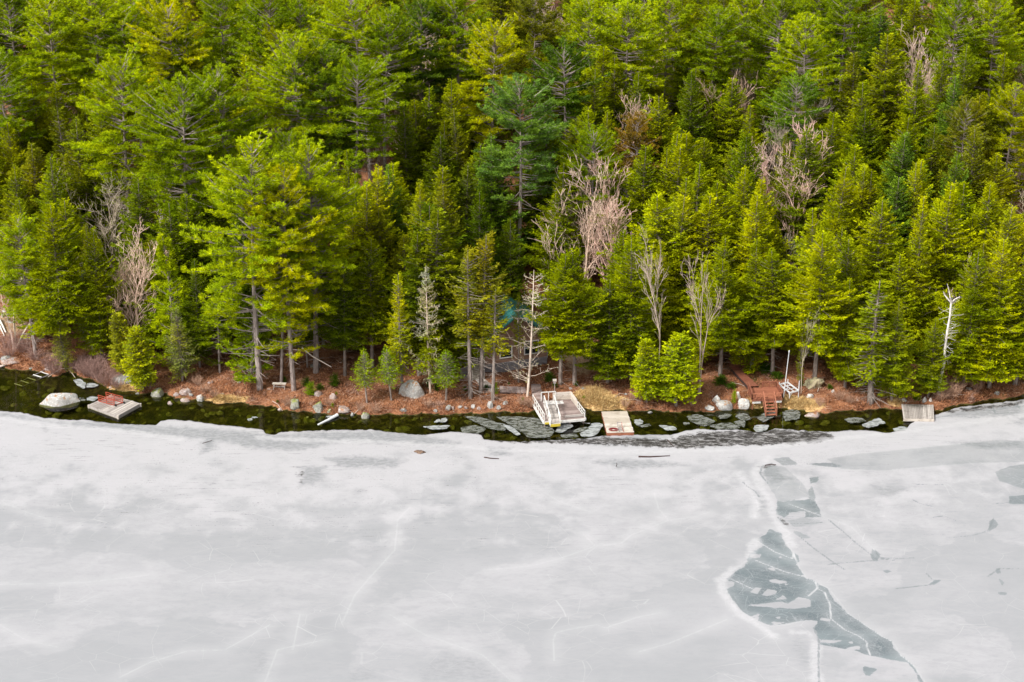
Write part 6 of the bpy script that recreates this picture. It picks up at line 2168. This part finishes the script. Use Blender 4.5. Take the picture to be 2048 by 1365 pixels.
# ramp up the slope
R0, R1 = W(1497, 773.5, zt_), W(1516.5, 772, zt_)
e0, e1 = G(1463, 737, 0.35), G(1481, 738, 0.35)
g0, g1 = G(1455, 722, 0.3), G(1472, 722, 0.3)
for q in (e0, e1):
    q[2] += 0.35
for q in (g0, g1):
    q[2] += 0.3
c0 = (R0 + e1) / 2
t = thing('wooden_ramp', (c0[0], c0[1], tz(c0[0], c0[1])), 'long red-brown plank ramp leading down from the shaded trees to the red deck', 'ramp')
m = MB()
m.planks(R0, R1, e1, e0, 26, 0.05, 0.06, rk)
m.planks(e0, e1, g1, g0, 9, 0.05, 0.06, rk)
m.build('deck_boards', M['redwood2'], t)
m = MB()
for P, Q in ((R0, e0), (R1, e1)):
    m.beam(P - up * 0.2, Q - up * 0.2, 0.08, 0.24)
m.build('side_beam', M['darklog'], t)

# ------------------------------------------------------------------ white flagpole
pb = G(1566.4, 798)
hp = height_to(pb, 701)
t = thing('flagpole', pb, 'tall plain white pole beside the red deck railing', 'pole')
m = MB()
m.cyl(pb - up * 0.3, pb + up * hp * 0.97 + [0.28, 0, 0], 0.05, 0.035, 10)
m.build('mast', M['alu'], t)
m = MB()
m.cyl(pb + up * hp * 0.97 + [0.28, 0, 0], pb + up * hp + [0.285, 0, 0], 0.075, 0.04, 8)
m.build('cap', M['alu'], t)

# ------------------------------------------------------------------ white metal dock frame
zf = G(1581, 799)[2] + 0.78
f0, f1, f2, f3 = W(1558.5, 769.5, zf), W(1575.6, 765.4, zf), W(1597.5, 781.8, zf), W(1579.7, 786, zf)
ctr = (f0 + f1 + f2 + f3) / 4
t = thing('dock_section', (ctr[0], ctr[1], tz(ctr[0], ctr[1])), 'white metal dock section frame standing on legs beside the red deck', 'dock frame')
for P, Q in ((f0, f1), (f2, f3), (f0, f3), (f1, f2)):
    m = MB()
    m.beam(P, Q, 0.09, 0.13)
    m.build('side_beam', M['alu'], t)
for f in (0.33, 0.66):
    m = MB()
    m.beam(f0 + (f3 - f0) * f, f1 + (f2 - f1) * f, 0.06, 0.07)
    m.build('cross_bar', M['alu'], t)
m = MB()
m.beam(f0 + (f3 - f0) * 0.02 + (f1 - f0) * 0.5, f3 + (f2 - f3) * 0.5, 0.05, 0.06)
m.build('cross_bar', M['alu'], t)
for P, hi in ((f0, 0.25), (f1, 0.35), (f2, 1.05), (f3, 0.05)):
    m = MB()
    b_ = np.array([P[0], P[1], tz(P[0], P[1]) - 0.08])
    m.cyl(b_, P + up * hi, 0.045, 0.045, 8)
    m.cyl(b_, b_ + up * 0.10, 0.14, 0.10, 8)
    m.build('leg', M['alu'], t)
m = MB()
m.beam(f3 - up * 0.05 + (f2 - f3) * 0.3, np.array([f3[0], f3[1], (tz(f3[0], f3[1]) + f3[2]) / 2]), 0.04)
m.beam(f3 - up * 0.05 + (f0 - f3) * 0.12, np.array([f3[0], f3[1], (tz(f3[0], f3[1]) + f3[2]) / 2]), 0.04)
m.build('brace', M['alu'], t)

# ------------------------------------------------------------------ cabin with teal roof
bl, br = G(984, 746), G(1094, 727)
bl = G(968, 744)
gl = max(bl[2], br[2])
L_ = bl.copy()
R2 = br.copy()
ux = nrm((R2 - L_) * [1, 1, 0])
uy = np.array([-ux[1], ux[0], 0])
width = float(np.linalg.norm((R2 - L_)[:2]))
zfl = max(L_[2], R2[2]) + 0.75
wallh, depth = 2.7, 7.0


def cab(a, b, h):
    return np.array([L_[0] + ux[0] * a + uy[0] * b, L_[1] + ux[1] * a + uy[1] * b, h])


c0 = cab(width / 2, depth / 2, 0)
t = thing('cabin', (c0[0], c0[1], tz(c0[0], c0[1])), 'brown cabin with teal metal roof half hidden behind the shore spruces', 'cabin')
m = MB()
m.hexa([cab(0, 0, zfl), cab(width, 0, zfl), cab(width, depth, zfl), cab(0, depth, zfl), cab(0, 0, zfl + wallh), cab(width, 0, zfl + wallh), cab(width, depth, zfl + wallh), cab(0, depth, zfl + wallh)])
# gable in front
gz_ = zfl + wallh
i = len(m.v)
m.v += [tuple(cab(0, 0.0, gz_)), tuple(cab(width, 0.0, gz_)), tuple(cab(width / 2, 0.0, gz_ + 2.3)), tuple(cab(0, depth, gz_)), tuple(cab(width, depth, gz_)), tuple(cab(width / 2, depth, gz_ + 2.3))]
m.f += [(i, i + 1, i + 2), (i + 3, i + 5, i + 4), (i, i + 2, i + 5, i + 3), (i + 1, i + 4, i + 5, i + 2)]
m.build('wall', M['brownwall'], t)
m = MB()
rdg = gz_ + 2.45
for s in (0, 1):
    e = -0.5 if s == 0 else width + 0.5
    ze = gz_ - 0.35
    m.slab(cab(e, -0.6, ze), cab(width / 2, -0.6, rdg), cab(width / 2, depth + 0.5, rdg), cab(e, depth + 0.5, ze), 0.10) if s == 0 else m.slab(cab(width / 2, -0.6, rdg), cab(e, -0.6, ze), cab(e, depth + 0.5, ze), cab(width / 2, depth + 0.5, rdg), 0.10)
    for k in range(15):      # standing seams
        b = -0.55 + (depth + 1.0) * k / 14
        m.beam(cab(e, b, ze + 0.03), cab(width / 2, b, rdg + 0.03), 0.05, 0.05)
rf = m.build('roof', M['teal'], t)
m = MB()
m.hexa([cab(0, -0.02, tz(*cab(0, 0, 0)[:2]) - 0.3), cab(width, -0.02, tz(*cab(width, 0, 0)[:2]) - 0.3), cab(width, 0.06, tz(*cab(width, 0, 0)[:2]) - 0.3), cab(0, 0.06, tz(*cab(0, 0, 0)[:2]) - 0.3), cab(0, -0.02, zfl - 0.01), cab(width, -0.02, zfl - 0.01), cab(width, 0.06, zfl - 0.01), cab(0, 0.06, zfl - 0.01)])
k = int(width / 0.22)
for i in range(k):
    a = width * i / k
    g_ = tz(*cab(a, 0, 0)[:2]) - 0.1
    hgt_ = zfl - g_
    a2 = min(width, a + hgt_ * 0.8)
    m.beam(cab(a, -0.045, g_), cab(a2, -0.045, g_ + (a2 - a) / 0.8), 0.035, 0.025)
    a3 = max(0, a - hgt_ * 0.8)
    m.beam(cab(a, -0.075, g_), cab(a3, -0.075, g_ + (a - a3) / 0.8), 0.035, 0.025)
m.build('lattice_skirt', M['lattice'], t)
for a, w_, zb_, h_ in ((width * 0.26, 1.15, 0.55, 1.15), (width * 0.645, 0.55, 0.6, 1.3), (width * 0.76, 0.6, 0.6, 1.3)):
    m = MB()
    z1, z2 = zfl + zb_, zfl + zb_ + h_
    for (x1, x2, za, zbb) in ((a - 0.1, a, z1 - 0.1, z2 + 0.1), (a + w_, a + w_ + 0.1, z1 - 0.1, z2 + 0.1), (a, a + w_, z1 - 0.1, z1), (a, a + w_, z2, z2 + 0.1), (a, a + w_, (z1 + z2) / 2 - 0.03, (z1 + z2) / 2 + 0.03)):
        m.hexa([cab(x1, -0.06, za), cab(x2, -0.06, za), cab(x2, 0.01, za), cab(x1, 0.01, za), cab(x1, -0.06, zbb), cab(x2, -0.06, zbb), cab(x2, 0.01, zbb), cab(x1, 0.01, zbb)])
    wf = m.build('window', M['white'], t)
    m = MB()
    m.hexa([cab(a, -0.03, z1), cab(a + w_, -0.03, z1), cab(a + w_, 0.005, z1), cab(a, 0.005, z1), cab(a, -0.03, z2), cab(a + w_, -0.03, z2), cab(a + w_, 0.005, z2), cab(a, 0.005, z2)])
    pn = m.build('pane', M['glass'], None)
    pn.parent = wf
    pn.matrix_parent_inverse = (wf.matrix_parent_inverse @ Matrix.Identity(4)).inverted() if False else pn.matrix_parent_inverse
    pn.matrix_parent_inverse = Matrix.Translation(t.location).inverted() @ Matrix.Translation(t.location)
for a in (0.0, width):
    m = MB()
    m.beam(cab(a, -0.06, zfl - 0.1), cab(a, -0.06, gz_ - 0.3), 0.10)
    m.build('corner_board', M['white'] if a == 0 else M['lattice'], t)
# stairs at the cabin's corner
sb = G(957, 760)
st_top = zfl
back = None
dirs = nrm(np.array([-0.45, 1.0, 0]))
sid = np.array([dirs[1], -dirs[0], 0])
base_z = sb[2]
Lr = 1.7
t = thing('stairs', sb, 'weathered wooden stairs climbing to the corner of the brown cabin', 'stairs')
for i in range(10):
    f = (i + 0.5) / 10
    m = MB()
    c = np.array([sb[0], sb[1], 0]) + dirs * Lr * f + up * (base_z + (st_top - base_z + 0.2) * f + 0.1)
    m.beam(c - sid * 0.6, c + sid * 0.6, 0.20, 0.05)
    m.build('step', M['palewood'], t)
for s in (-1, 1):
    m = MB()
    a = np.array([sb[0], sb[1], base_z]) + sid * 0.64 * s
    b = np.array([sb[0], sb[1], 0]) + dirs * Lr + up * (st_top + 0.2) + sid * 0.64 * s
    m.beam(a, b, 0.06, 0.22)
    m.build('stringer', M['oldwood'], t)
    m = MB()
    m.beam(a, a + up * 0.95, 0.07)
    m.beam(b, b + up * 0.95, 0.07)
    m.beam((a + b) / 2, (a + b) / 2 + up * 0.95, 0.07)
    m.beam(a + up * 0.93, b + up * 0.93, 0.06, 0.08)
    m.build('railing', M['greywood'], t)
land0 = np.array([sb[0], sb[1], 0]) + dirs * (Lr + 0.7) + up * (st_top + 0.2)
m = MB()
m.planks(land0 - sid * 1.3 - dirs * 0.7, land0 + sid * 0.9 - dirs * 0.7, land0 + sid * 0.9 + dirs * 0.9, land0 - sid * 1.3 + dirs * 0.9, 8, 0.05, 0.1, rk)
m.build('landing', M['greywood'], t)
# grey lower walk curving from the stairs
w0 = [G(950, 762), G(968, 764), G(984, 786), G(972, 788), G(955, 774)]
m = MB()
pts = [(G(948, 757), G(966, 757)), (G(953, 765), G(972, 763)), (G(960, 773), G(981, 770)), (G(970, 781), G(990, 777)), (G(985, 787), G(999, 779))]
c0 = pts[2][0]
t = thing('plank_path', (c0[0], c0[1], c0[2]), 'short curving plank path from the foot of the cabin stairs to the low boardwalk', 'path')
for k in range(4):
    m.planks(pts[k][0] + up * 0.12, pts[k][1] + up * 0.12, pts[k + 1][1] + up * 0.12, pts[k + 1][0] + up * 0.12, 3, 0.05, 0.12, rk)
m.build('deck', M['greywood'], t)
# grey slatted screen left of the stairs
sc0 = G(921, 757)
t = thing('slat_screen', sc0, 'narrow grey lattice screen standing left of the cabin stairs', 'screen')
m = MB()
for i in range(9):
    m.beam(sc0 + ux * 0.11 * i - up * 0.1, sc0 + ux * 0.11 * i + up * 1.1, 0.05, 0.03)
m.build('slat', M['lattice'], t)
m = MB()
for h_ in (0.1, 0.6, 1.1):
    m.beam(sc0 + up * h_ - uy * 0.04, sc0 + ux * 0.9 + up * h_ - uy * 0.04, 0.03, 0.06)
m.build('crosspiece', M['lattice'], t)
# hidden dark building behind the trees above the red deck
hb = G(1556, 608)
t = thing('shed', hb, 'dark shed with one pale-edged window hidden in the trees above the red deck', 'shed')
m = MB()
m.box(hb + [0, 1.5, 1.3], (4.0, 3.0, 3.0))
m.build('wall', M['brownwall'], t)
m = MB()
m.slab(hb + [-2.3, -0.3, 2.75], hb + [2.3, -0.3, 2.75], hb + [2.3, 3.3, 3.5], hb + [-2.3, 3.3, 3.5], 0.12)
m.build('roof', M['darklog'], t)
m = MB()
for dx_, dz_, sx_, sz_ in ((-0.6, 1.6, 0.08, 1.1), (0.6, 1.6, 0.08, 1.1), (0, 2.2, 1.28, 0.08), (0, 1.0, 1.28, 0.08)):
    m.box(hb + [dx_, -0.03, dz_], (sx_, 0.08, sz_))
m.build('window', M['white'], t)
